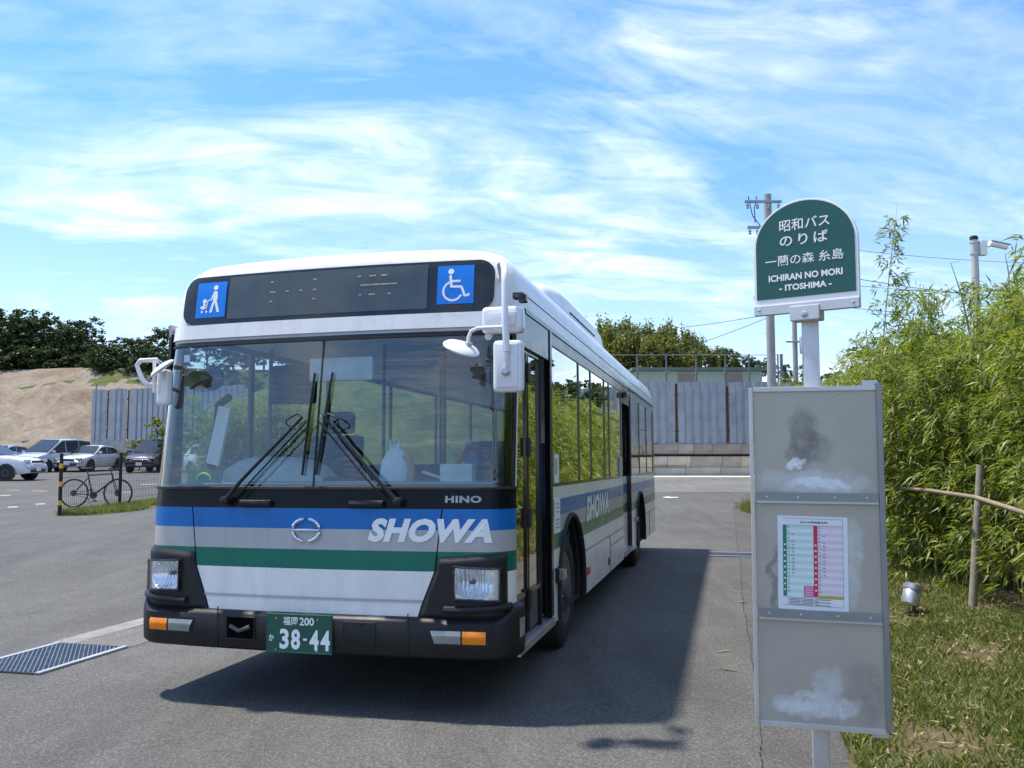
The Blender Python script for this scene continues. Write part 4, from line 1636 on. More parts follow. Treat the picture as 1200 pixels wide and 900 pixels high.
# front folding door: two leaves
fd = MB()
fd.box((HW - 0.03, 0.655, 2.262), (0.03, 0.78, 0.022), M['gloss_black'])
fdo = fd.build('front_door', bus)
for v0, v1 in ((0.275, 0.635), (0.66, 1.02)):
    mb = MB()
    for v in (v0 + 0.011, v1 - 0.011):
        mb.box((HW - 0.03, v, 1.33), (0.03, 0.022, 1.84), M['gloss_black'])
    mb.box((HW - 0.03, (v0 + v1) / 2, 0.66), (0.032, v1 - v0, 0.03), M['gloss_black'])
    mb.add([(HW - 0.03, v0, 0.41), (HW - 0.03, v1, 0.41), (HW - 0.03, v1, 0.66), (HW - 0.03, v0, 0.66)], [(0, 1, 2, 3)], M['wheel'])
    mb.build('door_leaf', fdo)
    mb = MB()
    mb.grid([[(HW - 0.028, v, w) for v in wrange(v0 + 0.02, v1 - 0.02, 2)] for w in wrange(0.66, 2.25, 4)], M['sideglass'])
    mb.build('door_glass', fdo)
for w in (0.62, 1.15, 1.62, 2.12):
    mb = MB()
    mb.box((HW - 0.008, 0.647, w), (0.022, 0.075, 0.13), M['black'])
    mb.build('hinge', fdo, bevel=0.006)
# recessed strip between door and post
mb = MB()
mb.box((HW - 0.11, 1.15, 1.80), (0.02, 0.27, 0.92), M['gloss_black'])
mb.box((HW - 0.11, 1.15, 0.62), (0.02, 0.27, 0.46), M['white'])
for a, b, c in STR[1:]:
    mb.box((HW - 0.11, 1.15, (a + b) / 2), (0.02, 0.27, b - a), M[c])
mb.box((HW - 0.11, 1.15, 1.285), (0.02, 0.27, 0.10), M['white'])
mb.box((HW - 0.06, 1.035, 1.33), (0.10, 0.02, 1.90), M['dark'])
mb.build('door_side_panel', bus)
mb = MB()
mb.box((HW - 0.03, 0.81, 0.372), (0.10, 1.10, 0.022), M['alu'])
mb.box((HW + 0.012, 0.81, 0.352), (0.02, 1.10, 0.05), M['alu'])
mb.box((HW - 0.20, 0.80, 0.40), (0.30, 1.05, 0.02), M['dark'])
mb.build('door_step', bus, bevel=0.003)
# middle sliding door, set back in its opening
mb = MB()
for a, b, c in [(0.40, 0.86, 'white')] + STR[1:] + [(1.235, 1.335, 'white')]:
    mb.box((HW - 0.07, 6.29, (a + b) / 2), (0.03, 0.98, b - a - 0.0005), M[c])
md = mb.build('middle_door', bus)
mb = MB()
mb.grid([[(HW - 0.062, v, w) for v in wrange(5.90, 6.70, 2)] for w in wrange(1.37, 2.30, 2)], M['void'])
mb.build('door_glass', md)
mb = MB()
for v in (5.83, 6.75):
    mb.box((HW - 0.04, v, 1.36), (0.07, 0.05, 1.98), M['gloss_black'])
mb.box((HW - 0.04, 6.29, 2.38), (0.07, 1.0, 0.20), M['gloss_black'])
mb.box((HW - 0.045, 6.29, 0.37), (0.11, 0.98, 0.06), M['alu'])
mb.build('door_frame', md, bevel=0.004)
mb = MB()
mb.box((HW + 0.03, 6.05, 2.38), (0.06, 0.30, 0.07), M['gloss_black'])
mb.build('door_lamp', md, bevel=0.01)
# side lettering and stickers
vs, fs = fit_text('SHOWA', 1.52, 0.235, bold=0.05, shear=0.20, spacing=1.06)
mb = MB()
map_side(mb, vs, fs, 3.70, 1.085, M['sticker_white'])
mb.build('side_lettering', bus, recalc=False)
mb = MB()
mb.box((HW + 0.001, 1.56, 1.11), (0.006, 0.22, 0.26), M['sticker_white'])
st = mb.build('notice_sticker', bus)
mb = MB()
for w, l in ((1.20, 0.12), (1.17, 0.15), (1.14, 0.10), (1.08, 0.16), (1.05, 0.12), (1.02, 0.14)):
    mb.box((HW + 0.0045, 1.56, w), (0.002, l, 0.012), M['silver'])
mb.build('printed_line', st)
mb = MB()
mb.box((HW + 0.000, 1.56, 1.47), (0.006, 0.16, 0.22), M['sticker_white'])
mb.box((HW + 0.002, 1.53, 1.49), (0.006, 0.08, 0.12), M['silver'])
mb.build('card_reader_sticker', bus)
mb = MB()
mb.box((HW + 0.004, 5.60, 1.47), (0.02, 0.24, 0.24), M['silver'])
mb.build('ticket_box', bus, bevel=0.01)
# repeaters and marker lamps
mb = MB()
mb.box((HW + 0.012, 1.50, 0.665), (0.03, 0.06, 0.11), M['black'])
tr = mb.build('side_repeater', bus, bevel=0.006)
mb = MB()
mb.box((HW + 0.045, 1.53, 0.672), (0.05, 0.10, 0.085), M['clear_lamp'])
mb.build('repeater_lens', tr, bevel=0.012)
for v in (3.02, 8.75):
    mb = MB()
    mb.box((HW + 0.006, v, 0.52), (0.014, 0.14, 0.07), M['red'] if v < 5 else M['amber'])
    mb.build('marker_lamp', bus, bevel=0.005)
mb = MB()
mb.box((HW + 0.02, 7.20, 0.73), (0.04, 0.10, 0.06), M['clear_lamp'])
mb.build('marker_lamp', bus, bevel=0.01)

# --- rear and floor
mb = MB()
mb.box((0, BL - 0.02, 1.40), (2 * HW - 0.03, 0.04, 2.12), M['silver'])
mb.build('rear_wall', bus, bevel=0.01)
mb = MB()
mb.box((0, BL + 0.006, 2.0), (1.9, 0.012, 0.75), M['gloss_black'])
mb.build('rear_window', bus)
mb = MB()
mb.box((0, BL / 2 + 0.15, 0.345), (2 * HW - 0.06, BL - 0.35, 0.03), M['dark'])
mb.box((0, 0.20, 0.36), (2.1, 0.26, 0.03), M['dark'])
mb.build('floor', bus)
# wheels
for a in AX:
    for s in (1, -1):
        o_u = 1.215
        R90 = Matrix.Rotation(s * math.pi / 2, 4, 'Y')
        Tm = Matrix.Translation((s * (o_u - 0.27), a, WR)) @ R90
        mb = MB()
        mb.lathe([(0.295, 0.0), (0.40, 0.0), (0.455, 0.03), (WR, 0.06), (WR, 0.21), (0.458, 0.245), (0.40, 0.268), (0.33, 0.27), (0.297, 0.262), (0.29, 0.22), (0.29, 0.02)], 40, M['rubber'], Tm, closed=True)
        wh = mb.build('wheel', bus, smooth=True, angle=35)
        front = a < 5
        mb = MB()
        if front:
            pr = [(0.292, 0.258), (0.285, 0.262), (0.272, 0.235), (0.262, 0.19), (0.235, 0.20), (0.20, 0.225), (0.115, 0.235), (0.105, 0.27), (0.085, 0.285), (0.0, 0.287)]
        else:
            pr = [(0.292, 0.258), (0.285, 0.262), (0.272, 0.235), (0.255, 0.12), (0.22, 0.085), (0.13, 0.08), (0.12, 0.16), (0.10, 0.18), (0.0, 0.18)]
        mb.lathe(pr, 36, M['wheel'], Tm)
        mb.build('rim', wh, smooth=True)
        mb = MB()
        zb = 0.225 if front else 0.085
        for k in range(10):
            t = 2 * math.pi * k / 10
            mb.lathe([(0.017, zb), (0.017, zb + 0.035), (0.009, zb + 0.05), (0, zb + 0.05)], 6, M['wheel'], Tm @ Matrix.Translation((0.165 * math.cos(t), 0.165 * math.sin(t), 0)))
        mb.build('wheel_nut', wh)

# --- inside: dash, wheel, seats, rails
mb = MB()
rows = []
for v, w in ((0.10, 1.30), (0.14, 1.385), (0.30, 1.40), (0.46, 1.37), (0.52, 1.25), (0.50, 0.9), (0.50, 0.4)):
    rows.append([Vector((u, v + 0.12 * abs(u / 1.15) ** 3, w)) for u in wrange(-1.15, 1.12, 12)])
mb.grid(rows, M['dash'])
dsh = mb.build('dashboard', bus, smooth=True)
mb = MB()
rows = []
for v, w in ((0.30, 1.39), (0.34, 1.50), (0.44, 1.565), (0.58, 1.55), (0.64, 1.40), (0.62, 1.2)):
    rows.append([Vector((-0.52 + x, v, 1.38 + (w - 1.38) * (1 - 0.75 * (abs(x) / 0.42) ** 4) if w > 1.38 else w)) for x in wrange(-0.42, 0.42, 12)])
mb.grid(rows, M['dash'])
mb.build('instrument_hood', dsh, smooth=True)
mb = MB()
mb.box((-0.92, 0.22, 1.425), (0.26, 0.012, 0.10), M['plate_green'], Matrix.Rotation(-0.3, 3, 'X'))
cd = mb.build('card', dsh)
mb = MB()
lp = [(-0.92 + 0.055 * math.cos(math.radians(a)), 0.208, 1.408 + 0.045 * math.sin(math.radians(a))) for a in range(0, 181, 20)]
M['lime'] = plain('lime_print', (0.45, 0.75, 0.05), 0.5)
mb.tube(lp, 0.008, 6, M['lime'])
mb.build('ring_mark', cd)
# steering wheel and column
mb = MB()
ctr = Vector((-0.52, 0.78, 1.50))
ax = Vector((0, -0.45, 0.89)).normalized()
e1 = Vector((1, 0, 0))
e2 = ax.cross(e1)
mb.tube([ctr + (e1 * math.cos(t) + e2 * math.sin(t)) * 0.225 for t in np.linspace(0, 2 * math.pi, 33)], 0.016, 8, M['dark'], cap=False)
for t in (0.2, 2.94, 4.71):
    mb.tube([ctr - ax * 0.03, ctr + (e1 * math.cos(t) + e2 * math.sin(t)) * 0.225], 0.014, 6, M['dark'])
mb.tube([ctr, ctr - ax * 0.5], 0.05, 8, M['dark'])
mb.build('steering_wheel', bus, smooth=True)


def seat(u, v, z, m, hd=1.0, name='seat', head=False):
    mb = MB()
    mb.box((u, v, z + 0.43), (0.44, 0.42, 0.12), m)
    mb.box((u, v + 0.24, z + 0.43 + 0.33 * hd), (0.44, 0.11, 0.66 * hd), m, Matrix.Rotation(-0.12, 3, 'X'))
    if head:
        mb.box((u, v + 0.29, z + 0.43 + 0.76 * hd), (0.28, 0.09, 0.18), m)
    mb.box((u, v, z + 0.2), (0.10, 0.30, 0.40), M['dark'])
    return mb.build(name, bus, bevel=0.035, smooth=True)


seat(-0.52, 1.15, 0.62, M['dark'], 1.05, 'driver_seat', True)
for k, v in enumerate((2.2, 3.3, 4.15, 5.0, 5.85, 6.7, 8.2, 9.1)):
    for u in (-0.95, -0.48):
        seat(u, v, 0.42 if v < 6.5 else 0.75, M['seat'])
for k, v in enumerate((2.4, 3.4, 4.3, 8.2, 9.1)):
    for u in (0.95,) if v < 5 else (0.95, 0.48):
        seat(u, v, 0.42 if v < 6.5 else 0.75, M['seat'])
# screen behind the driver and overhead box
mb = MB()
mb.box((-0.72, 1.62, 0.90), (0.95, 0.04, 0.70), M['interior'])
mb.build('driver_screen', bus, bevel=0.02)
mb = MB()
mb.box((-0.66, 0.95, 2.12), (0.36, 0.10, 0.30), M['dark'])
mb.build('sun_visor', bus, bevel=0.03)
for u, v, z0, z1 in ((-0.20, 1.62, 0.4, 2.5), (0.30, 1.7, 0.4, 2.5), (0.62, 2.9, 0.4, 2.5), (-0.25, 3.2, 0.4, 2.5), (0.42, 4.7, 0.4, 2.5), (-0.25, 5.2, 0.4, 2.5), (0.6, 5.8, 0.4, 2.5), (-0.25, 7.0, 0.6, 2.5), (-0.86, 0.95, 1.3, 2.4)):
    mb = MB()
    mb.tube([(u, v, z0), (u, v, z1)], 0.016, 8, M['rail'] if u > 0.5 else M['wheel'])
    mb.build('handrail', bus, smooth=True)
mb = MB()
mb.tube([(0.78, 0.55, 0.5), (0.78, 0.55, 1.5), (0.80, 0.75, 1.62), (0.80, 1.2, 1.62), (0.80, 1.35, 1.5), (0.80, 1.35, 0.5)], 0.018, 8, M['rail'])
mb.build('handrail', bus, smooth=True)
M['bag'] = plain('white_plastic_bag', (0.62, 0.66, 0.70), 0.35, bmp=0.6, bscale=25)
mb = MB()
rows = []
for z, r in ((1.37, 0.03), (1.38, 0.105), (1.44, 0.118), (1.53, 0.10), (1.59, 0.06), (1.62, 0.03)):
    rows.append([Vector((0.385 + r * math.cos(t) * (1 + 0.15 * math.sin(3 * t + z * 9)), 0.42 + 0.6 * r * math.sin(t), z)) for t in np.linspace(0, 2 * math.pi, 17)[:-1]])
mb.grid(rows, M['bag'], closed=True)
mb.tube([(0.365, 0.42, 1.60), (0.35, 0.42, 1.675)], [0.022, 0.008], 6, M['bag'])
mb.tube([(0.405, 0.42, 1.60), (0.42, 0.42, 1.67)], [0.022, 0.008], 6, M['bag'])
mb.build('plastic_bag', bus, smooth=True)
M['beige'] = plain('beige_plastic', (0.42, 0.26, 0.12), 0.5)
mb = MB()
mb.tube([(0.50, 0.40, 1.36), (0.515, 0.40, 1.46), (0.50, 0.40, 1.54), (0.465, 0.40, 1.57)], 0.026, 8, M['beige'])
mb.build('grip', bus, smooth=True)
mb = MB()
mb.box((0.85, 0.36, 1.45), (0.22, 0.10, 0.12), M['interior'])
mb.box((0.70, 0.36, 1.43), (0.20, 0.03, 0.02), M['rail'], Matrix.Rotation(0.3, 3, 'Y'))
mb.build('ticket_machine', bus, bevel=0.01)
mb = MB()
mb.tube([(-1.10, 0.55, 1.38), (-1.04, 0.55, 1.95), (-0.94, 0.52, 2.0)], 0.03, 8, M['dark'])
mb.box((-1.0, 0.50, 1.72), (0.10, 0.03, 0.42), M['sticker_white'], Matrix.Rotation(0.22, 3, 'Y'))
mb.build('route_board', bus, smooth=True)
# round inside mirrors
for (u, w, r) in ((-0.95, 2.12, 0.085), (1.085, 2.10, 0.075)):
    mb = MB()
    Tm = Matrix.Translation((u, 0.32, w)) @ Matrix.Rotation(math.pi / 2, 4, 'X')
    mb.lathe([(r, -0.02), (r + 0.006, 0.0), (r, 0.012), (r - 0.01, 0.016), (0, 0.03)], 22, M['gloss_black'], Tm)
    mb.tube([(u, 0.34, w), (u + math.copysign(0.10, u), 0.34, w - 0.02), (u + math.copysign(0.20, u), 0.36, w - 0.07)], 0.010, 6, M['dark'])
    mb.build('inside_mirror', bus, smooth=True)
mb = MB()
mb.box((0.075, 0.24, 2.14), (0.46, 0.04, 0.16), M['interior'])
mb.build('inside_mirror', bus, bevel=0.03, smooth=True)
mb = MB()
mb.grid([[(u, v, 2.44 + 0.06 * math.cos(u * 1.2)) for u in wrange(-1.2, 1.2, 8)] for v in (0.35, 4, BL - 0.1)], M['interior'])
mb.build('ceiling', bus, smooth=True)

# --- outside mirrors, door side
WM = plain('mirror_white', (0.74, 0.74, 0.75), 0.25, var=0.05, coat=0.4)


def FP(px, py, v):
    """bus coordinates of an image point taken in the plane v"""
    d = ray(px, py)
    o = Vector((0, 0, CAM_H)) - B_O
    t = (v - o.dot(B_LV)) / d.dot(B_LV)
    p = o + d * t
    return Vector((p.dot(B_UV), v, p.dot(B_WV)))


V1 = -0.20
mb = MB()
mb.tube([FP(589, 330, 0.30), FP(586, 310, 0.12), FP(589, 306, 0.0), FP(591.5, 316, V1 + 0.03), FP(591.5, 330, V1), FP(592, 380, V1), FP(593.5, 412, V1)], 0.021, 10, WM)
mb.tube([FP(593.5, 405, V1), FP(594, 428, V1), FP(592, 437, V1 + 0.03)], 0.012, 8, WM)
ma = mb.build('mirror_arm', bus, smooth=True)
mb = MB()
mb.tube([FP(591, 383, V1), FP(560, 384.5, V1 - 0.02), FP(552, 388, V1 - 0.02), FP(549, 396, V1 - 0.02), FP(548.5, 404, V1 - 0.02)], 0.012, 8, WM)
mb.build('bracket', ma, smooth=True)


def mirror_box(px0, py0, px1, py1, v, dep, name):
    a, b = FP(px0, py1, v), FP(px1, py0, v)
    c = (a + b) / 2
    mb = MB()
    w, h = b.x - a.x, b.z - a.z
    mb.box((c.x, v + dep / 2, c.z), (w, dep, h), WM)
    o = mb.build(name, ma, bevel=min(0.035, dep * 0.45), seg=4, smooth=True)
    mb = MB()
    ins = 0.22 * w
    mb.box((c.x, v - 0.004, c.z), (w - ins * 1.4, 0.012, h - ins * 1.4), WM)
    mb.build('rib', o, bevel=0.005, seg=2, smooth=True)
    mb = MB()
    mb.box((c.x, v + dep + 0.001, c.z), (w * 0.9, 0.004, h * 0.92), M['mirror'])
    mb.build('mirror_glass', o)
    return o


mbx = mirror_box(577, 397, 612, 460, V1 + 0.03, 0.07, 'side_mirror')
mb = MB()
mb.lathe([(0.024, -0.02), (0.024, 0.02), (0.012, 0.03), (0, 0.03)], 12, M['alu'], Matrix.Translation(FP(593, 436, V1 + 0.015)) @ Matrix.Rotation(math.pi / 2, 4, 'X'))
mb.build('pivot', mbx, smooth=True)
mirror_box(563.5, 357, 612, 391, V1 + 0.05, 0.09, 'door_mirror')
mb = MB()
c = FP(541, 407, V1)
tilt = Matrix.Translation(c) @ Matrix.Rotation(0.42, 4, 'Y') @ Matrix.Rotation(0.30, 4, 'X')
mb.lathe([(0.0, 0.030), (0.05, 0.026), (0.095, 0.012), (0.112, -0.004), (0.112, -0.012), (0.10, -0.014), (0.0, -0.016)], 30, WM, tilt)
mb.lathe([(0.022, 0.02), (0.022, 0.045), (0.0, 0.05)], 10, M['alu'], tilt @ Matrix.Translation((0.035, 0, 0)))
mb.build('round_mirror', ma, smooth=True)
mb = MB()
mb.box(FP(613, 350, 0.10), (0.05, 0.06, 0.05), M['gloss_black'])
mb.box(FP(608, 347, 0.16), (0.07, 0.06, 0.04), M['wheel'])
mb.build('camera', bus, bevel=0.008)
mb = MB()
mb.lathe([(0.024, 0), (0.024, 0.03), (0, 0.03)], 10, M['alu'], Matrix.Translation(FP(574, 395, 0.02)) @ Matrix.Rotation(math.pi / 2, 4, 'X'))
mb.build('microphone', bus, smooth=True)
# --- outside mirrors, driver's side
mb = MB()
V2 = 0.02
mb.tube([FP(190, 428, 0.25), FP(184, 422, V2), FP(165, 422.5, V2), FP(160.5, 428, V2), FP(166, 444, V2), FP(172, 450, V2), FP(190, 453, 0.2)], 0.017, 8, WM)
mb.tube([FP(181, 423, V2), FP(181, 448, V2), FP(181, 460, V2)], 0.012, 8, WM)
m2 = mb.build('mirror_arm', bus, smooth=True)
mb = MB()
c = FP(190, 431, V2 - 0.05)
tilt = Matrix.Translation(c) @ Matrix.Rotation(-0.58, 4, 'Y') @ Matrix.Rotation(0.40, 4, 'X')
mb.lathe([(0.0, 0.024), (0.045, 0.020), (0.08, 0.010), (0.094, -0.003), (0.094, -0.010), (0.085, -0.012), (0.0, -0.014)], 30, WM, tilt)
mb.build('round_mirror', m2, smooth=True)
a, b = FP(177, 475, V2), FP(192, 432, V2)
mb = MB()
mb.box(((a.x + b.x) / 2 + 0.01, V2 + 0.06, (a.z + b.z) / 2), (b.x - a.x, 0.07, b.z - a.z), WM)
o = mb.build('side_mirror', m2, bevel=0.03, seg=4, smooth=True)
mb = MB()
mb.box(((a.x + b.x) / 2 + 0.01, V2 + 0.097, (a.z + b.z) / 2), ((b.x - a.x) * 0.85, 0.004, (b.z - a.z) * 0.9), M['mirror'])
mb.build('mirror_glass', o)
# inspection sticker
mb = MB()
mb.box(S(-1.06, 2.245, -0.012), (0.045, 0.004, 0.05), M['sticker_white'])
mb.build('inspection_sticker', bus)
# ------------------------------------------------------------------ fences, walls, shed
def sheet_fence(name, label, x0, y0, x1, y1, z0, z1, slots, pw=0.90):
    root = empty(name, (x0, y0, z0), math.atan2(y1 - y0, x1 - x0), label, 'fence')
    L = math.hypot(x1 - x0, y1 - y0)
    n = int(L / pw)
    H = z1 - z0
    mb = MB()                       # one pressed steel sheet: shallow trapezoid ribs
    prof = []
    for k in range(2):
        b = k * pw / 2
        prof += [(b + 0.00, 0.0), (b + 0.03, -0.07), (b + 0.30, -0.07), (b + 0.33, 0.0)]
    prof.append((pw - 0.012, 0.0))
    back = [(a, b + 0.012) for a, b in reversed(prof)]
    mb.prism([(a, b, 0) for a, b in prof + back], (0, 0, H), M['steel'])
    proto = None
    for k in range(n):
        if k in slots:
            sl = MB()
            sl.box((k * pw + pw * 0.5, 0.05, H * (0.5 if slots[k] else 0.48)), (0.13, 0.06, H * (0.96 if slots[k] else 0.9)), M['rust'])
            sl.build('rusty_post', root)
            for a in (0.19, 0.80):
                s2 = MB()
                s2.box((k * pw + a * pw, 0.0, H / 2), (0.33, 0.03, H), M['steel'])
                s2.build('narrow_panel', root)
            continue
        if proto is None:
            proto = mb.build('panel', root)
            o = proto
        else:
            o = proto.copy()
            COL.objects.link(o)
            o.parent = root
        o.location = (k * pw, random.uniform(-0.012, 0.012), random.uniform(-0.02, 0.02))
    mb = MB()
    for z in (H * 0.2, H * 0.8):
        mb.tube([(0, 0.10, z), (L, 0.10, z)], 0.05, 6, M['rust'])
    mb.build('rail', root)
    return root


WZ = 1.80
sheet_fence('steel_sheet_fence', 'tall grey steel sheet fence on the block wall behind the bus rear', 2.0, 45.2, 19.1, 45.0, WZ, 5.06, {7: 1, 10: 0})
lf0, lf1 = at(107, 515, 57), at(300, 515, 52)
sheet_fence('steel_sheet_fence', 'grey steel sheet fence below the bare earth slope at the far left', lf0.x, 57, lf1.x, 52, 2.05, 5.45, {1: 1, 3: 1, 9: 1, 15: 1})
mb = MB()
d = Vector((lf1.x - lf0.x, -5.0, 0)).normalized()
nrm = Vector((-d.y, d.x, 0))
mb.prism([(lf0.x, 57, 0.0), (lf1.x, 52, 0.0), (lf1.x + nrm.x * 0.5, 52 + nrm.y * 0.5, 0.0), (lf0.x + nrm.x * 0.5, 57 + nrm.y * 0.5, 0.0)], (0, 0, 2.05), M['concrete'])
tag(mb.build('retaining_wall'), 'low concrete wall under the left steel fence', 'wall')

# block wall of old concrete pieces with rusty beams
bw = empty('concrete_block_wall', (2.0, 45.0, 0), 0, 'stained concrete block wall with rusty beams beyond the drive', 'wall')
conc = [plain('block_%d' % i, c, 0.9, var=0.25, scale=1.3, bmp=0.5, bscale=20) for i, c in enumerate([(0.46, 0.41, 0.33), (0.38, 0.335, 0.265), (0.52, 0.45, 0.34), (0.30, 0.265, 0.22)])]
mb = MB()
mb.box((0, 0, 0), (1, 1, 1), conc[0])
unit = mb.build('block', bw, bevel=0.02)
first = True
rg = random.Random(5)
for r, (z0, z1) in enumerate(((0.0, 0.56), (0.57, 1.13), (1.24, 1.78))):
    x = -rg.random() * 0.6
    while x < 17.2:
        w = rg.uniform(0.9, 2.2) if r < 2 else rg.uniform(0.8, 1.6)
        if first:
            o = unit
            first = False
        else:
            o = unit.copy()
            COL.objects.link(o)
            o.parent = bw
        o.location = (x + w / 2, 0.18 + rg.uniform(-0.02, 0.02), (z0 + z1) / 2)
        o.scale = (w - 0.02, 0.40, z1 - z0 - 0.015)
        o.material_slots[0].link = 'OBJECT'
        o.material_slots[0].material = conc[rg.choice((0, 0, 1, 2, 2) if r < 2 else (1, 3, 3))]
        x += w
for z, x0, x1 in ((0.60, 5.0, 7.2), (1.185, 0, 17.1)):
    mb = MB()
    for dz in (-0.045, 0.045):
        mb.box(((x0 + x1) / 2, 0.12, z + dz), (x1 - x0, 0.34, 0.018), M['rust'])
    mb.box(((x0 + x1) / 2, 0.14, z), (x1 - x0, 0.02, 0.09), M['rust'])
    mb.build('steel_beam', bw)

# pale green shed behind the fence
M['shed_wall'] = plain('pale_green_sheet', (0.40, 0.46, 0.33), 0.7, var=0.10, scale=0.6)
M['shed_brown'] = plain('faded_brown_sheet', (0.30, 0.24, 0.18), 0.8)
M['shed_roof'] = plain('dull_green_roof', (0.13, 0.19, 0.15), 0.6)
s0, s1 = at(745, 437, 62), at(893, 437, 62)
sh = empty('shed', (s0.x, 62, 0), 0, 'low pale green shed behind the steel sheet fence', 'shed')
W_ = s1.x - s0.x
mb = MB()
mb.box((W_ / 2, 4, 3.6), (W_, 8, 7.2), M['shed_wall'])
mb.build('wall', sh)
mb = MB()
mb.prism([(-0.3, -0.25, 7.2), (W_ + 0.3, -0.25, 7.2), (W_ + 0.3, -0.25, 7.42), (-0.3, -0.25, 7.42)], (0, 9, 0), M['shed_roof'])
mb.build('roof', sh)
for a in (0.40, 0.78):
    mb = MB()
    mb.box((W_ * a, -0.03, 3.55), (1.2, 0.05, 7.1), M['shed_brown'])
    mb.build('wall_panel', sh)
# heap of scrap beside the shed
mb = MB()
for k in range(70):
    a, b = rg.uniform(-1.6, 1.6), rg.uniform(-0.8, 0.8)
    z = 4.6 + (1.6 - abs(a)) * rg.uniform(0.2, 1.0) * 0.8
    mb.box((a, b, z), (rg.uniform(0.2, 0.9), rg.uniform(0.1, 0.3), rg.uniform(0.05, 0.25)), rg.choice([M['rust'], M['steel'], M['shed_brown'], M['dark']]),
           Matrix.Rotation(rg.uniform(-1, 1), 3, 'Y') @ Matrix.Rotation(rg.uniform(-1, 1), 3, 'Z'))
mb.prism([(-2.0, -1, 0), (2.0, -1, 0), (2.0, 1, 0), (-2.0, 1, 0)], (0, 0, 4.6), M['dark'])
p = at(727, 445, 50)
o = mb.build('scrap_heap')
o.location = (p.x, 50, 0)
tag(o, 'heap of rusty scrap showing over the steel fence behind the bus roof', 'scrap', kind='stuff')


def net_fence(name, label, pts, ztop, rails, wr=0.018, mesh=None):
    """posts at pts (x, y, zbase) carrying horizontal wires"""
    root = empty(name, (0, 0, 0), 0, label, 'fence')
    for (x, y, z) in pts:
        mb = MB()
        mb.tube([(x, y, z), (x, y, z + ztop)], 0.045, 6, M['pole_grey'])
        mb.build('post', root)
    for r in rails:
        mb = MB()
        mb.tube([(x, y, z + r) for x, y, z in pts], wr, 4, M['pole_grey'])
        mb.build('rail', root)
    if mesh:
        mb = MB()
        for (a, b) in zip(pts[:-1], pts[1:]):
            a, b = Vector(a), Vector(b)
            n = int((b - a).length / mesh)
            for k in range(n):
                for s in (1, -1):
                    p = a + (b - a) * (k / n)
                    q = a + (b - a) * min(1, max(0, (k + s * ztop / mesh * 0.6) / n))
                    f = abs((q - p).length / max(1e-6, ztop * 0.6))
                    mb.tube([p + Vector((0, 0, 0.05)), q + Vector((0, 0, 0.05 + (ztop - 0.1) * min(1, f)))], 0.014, 3, M['pole_grey'], cap=False)
        tag(mb.build('wire_mesh', root), kind='stuff')
    return root


M['pole_grey'] = plain('grey_post', (0.16, 0.17, 0.18), 0.6)
pts = [(at(px, 440, 47).x, 47, 1.5) for px in (712, 747, 781, 816, 850, 878, 912)]
net_fence('net_fence', 'tall thin post and wire net fence above the far steel fence', pts, at(800, 415, 47).z - 1.5, (at(800, 415, 47).z - 1.55, 4.2))
pts = [(at(px, 452, 66).x, 66, hill_z(at(px, 452, 66).x, 66) - 0.1) for px in (113, 139, 166, 193, 220)]
net_fence('net_fence', 'chain-link fence with thin posts across the left earth slope', pts, 2.6, (0.3, 2.5), mesh=0.5)

# ------------------------------------------------------------------ utility poles and wires
def utility_pole(label, px, D, ytop, r, arms):
    x = at(px, 300, D).x
    top = at(px, ytop, D).z
    root = empty('utility_pole', (x, D, hground(x, D)), 0, label, 'utility pole')
    z0 = hground(x, D)
    mb = MB()
    mb.tube([(0, 0, -0.3), (0, 0, top - z0)], [r * 1.25, r], 16, M['pole_conc'])
    mb.build('pole', root, smooth=True)
    for (py, l, rr) in arms:
        z = at(px, py, D).z - z0
        mb = MB()
        mb.box(((l + rr) / 2, -r - 0.05, z), (rr - l, 0.09, 0.10), M['steel'])
        ar = mb.build('crossarm', root)
        if rr - l > 1.0:
            for a in (0.08, 0.35, 0.65, 0.92):
                mb = MB()
                mb.lathe([(0.03, 0), (0.075, 0.05), (0.04, 0.10), (0.075, 0.15), (0.03, 0.22), (0, 0.22)], 10, M['pale_concrete'], Matrix.Translation((l + (rr - l) * a, -r - 0.05, z - 0.30)))
                mb.build('insulator', ar, smooth=True)
    for k in range(8):
        mb = MB()
        zz = 3.0 + k * 1.05
        mb.tube([(-r * 1.6 if k % 2 else r * 0.9, 0, zz), (-r * 0.9 if k % 2 else r * 1.6, 0, zz)], 0.012, 5, M['steel'])
        mb.build('step_bolt', root)
    return root


up1 = utility_pole('near concrete utility pole with crossarms rising left of the round-topped sign', 901, 34, 228, 0.150,
                   [(238, -1.0, 0.5), (268, -0.9, 0.25), (319, -0.65, 0.2), (350, -0.70, 0.2)])
mb = MB()
mb.tube([(-0.85, -0.2, 11.7), (-0.70, -0.25, 10.9), (-0.35, -0.25, 10.4), (-0.16, -0.2, 9.9)], 0.02, 5, M['wire'])
mb.tube([(-0.5, -0.2, 11.7), (-0.62, -0.25, 11.2), (-0.60, -0.25, 10.6)], 0.02, 5, M['wire'])
mb.build('jumper_cable', up1, smooth=True)
up2 = utility_pole('farther utility pole with a transformer seen below the round-topped sign', 929, 52, 345, 0.14, [(401, -0.6, 0.3)])
mb = MB()
zt = at(937, 405, 52).z
mb.lathe([(0.0, -0.55), (0.28, -0.52), (0.30, 0.45), (0.22, 0.55), (0, 0.56)], 14, M['steel'], Matrix.Translation((0.50, -0.25, zt - 0.1)))
mb.build('transformer', up2, smooth=True)
mb = MB()
xg = at(916, 440, 48).x
mb.tube([(0, 0, 0), (0, 0, at(916, 415, 48).z)], 0.09, 8, M['pole_grey'])
mb.prism([(0.05, 0, 4.2), (0.85, 0, 4.2), (0.75, 0, 5.0), (0.4, 0, 5.7), (0.05, 0, 6.3)], (0, 0.06, 0), M['dark'])
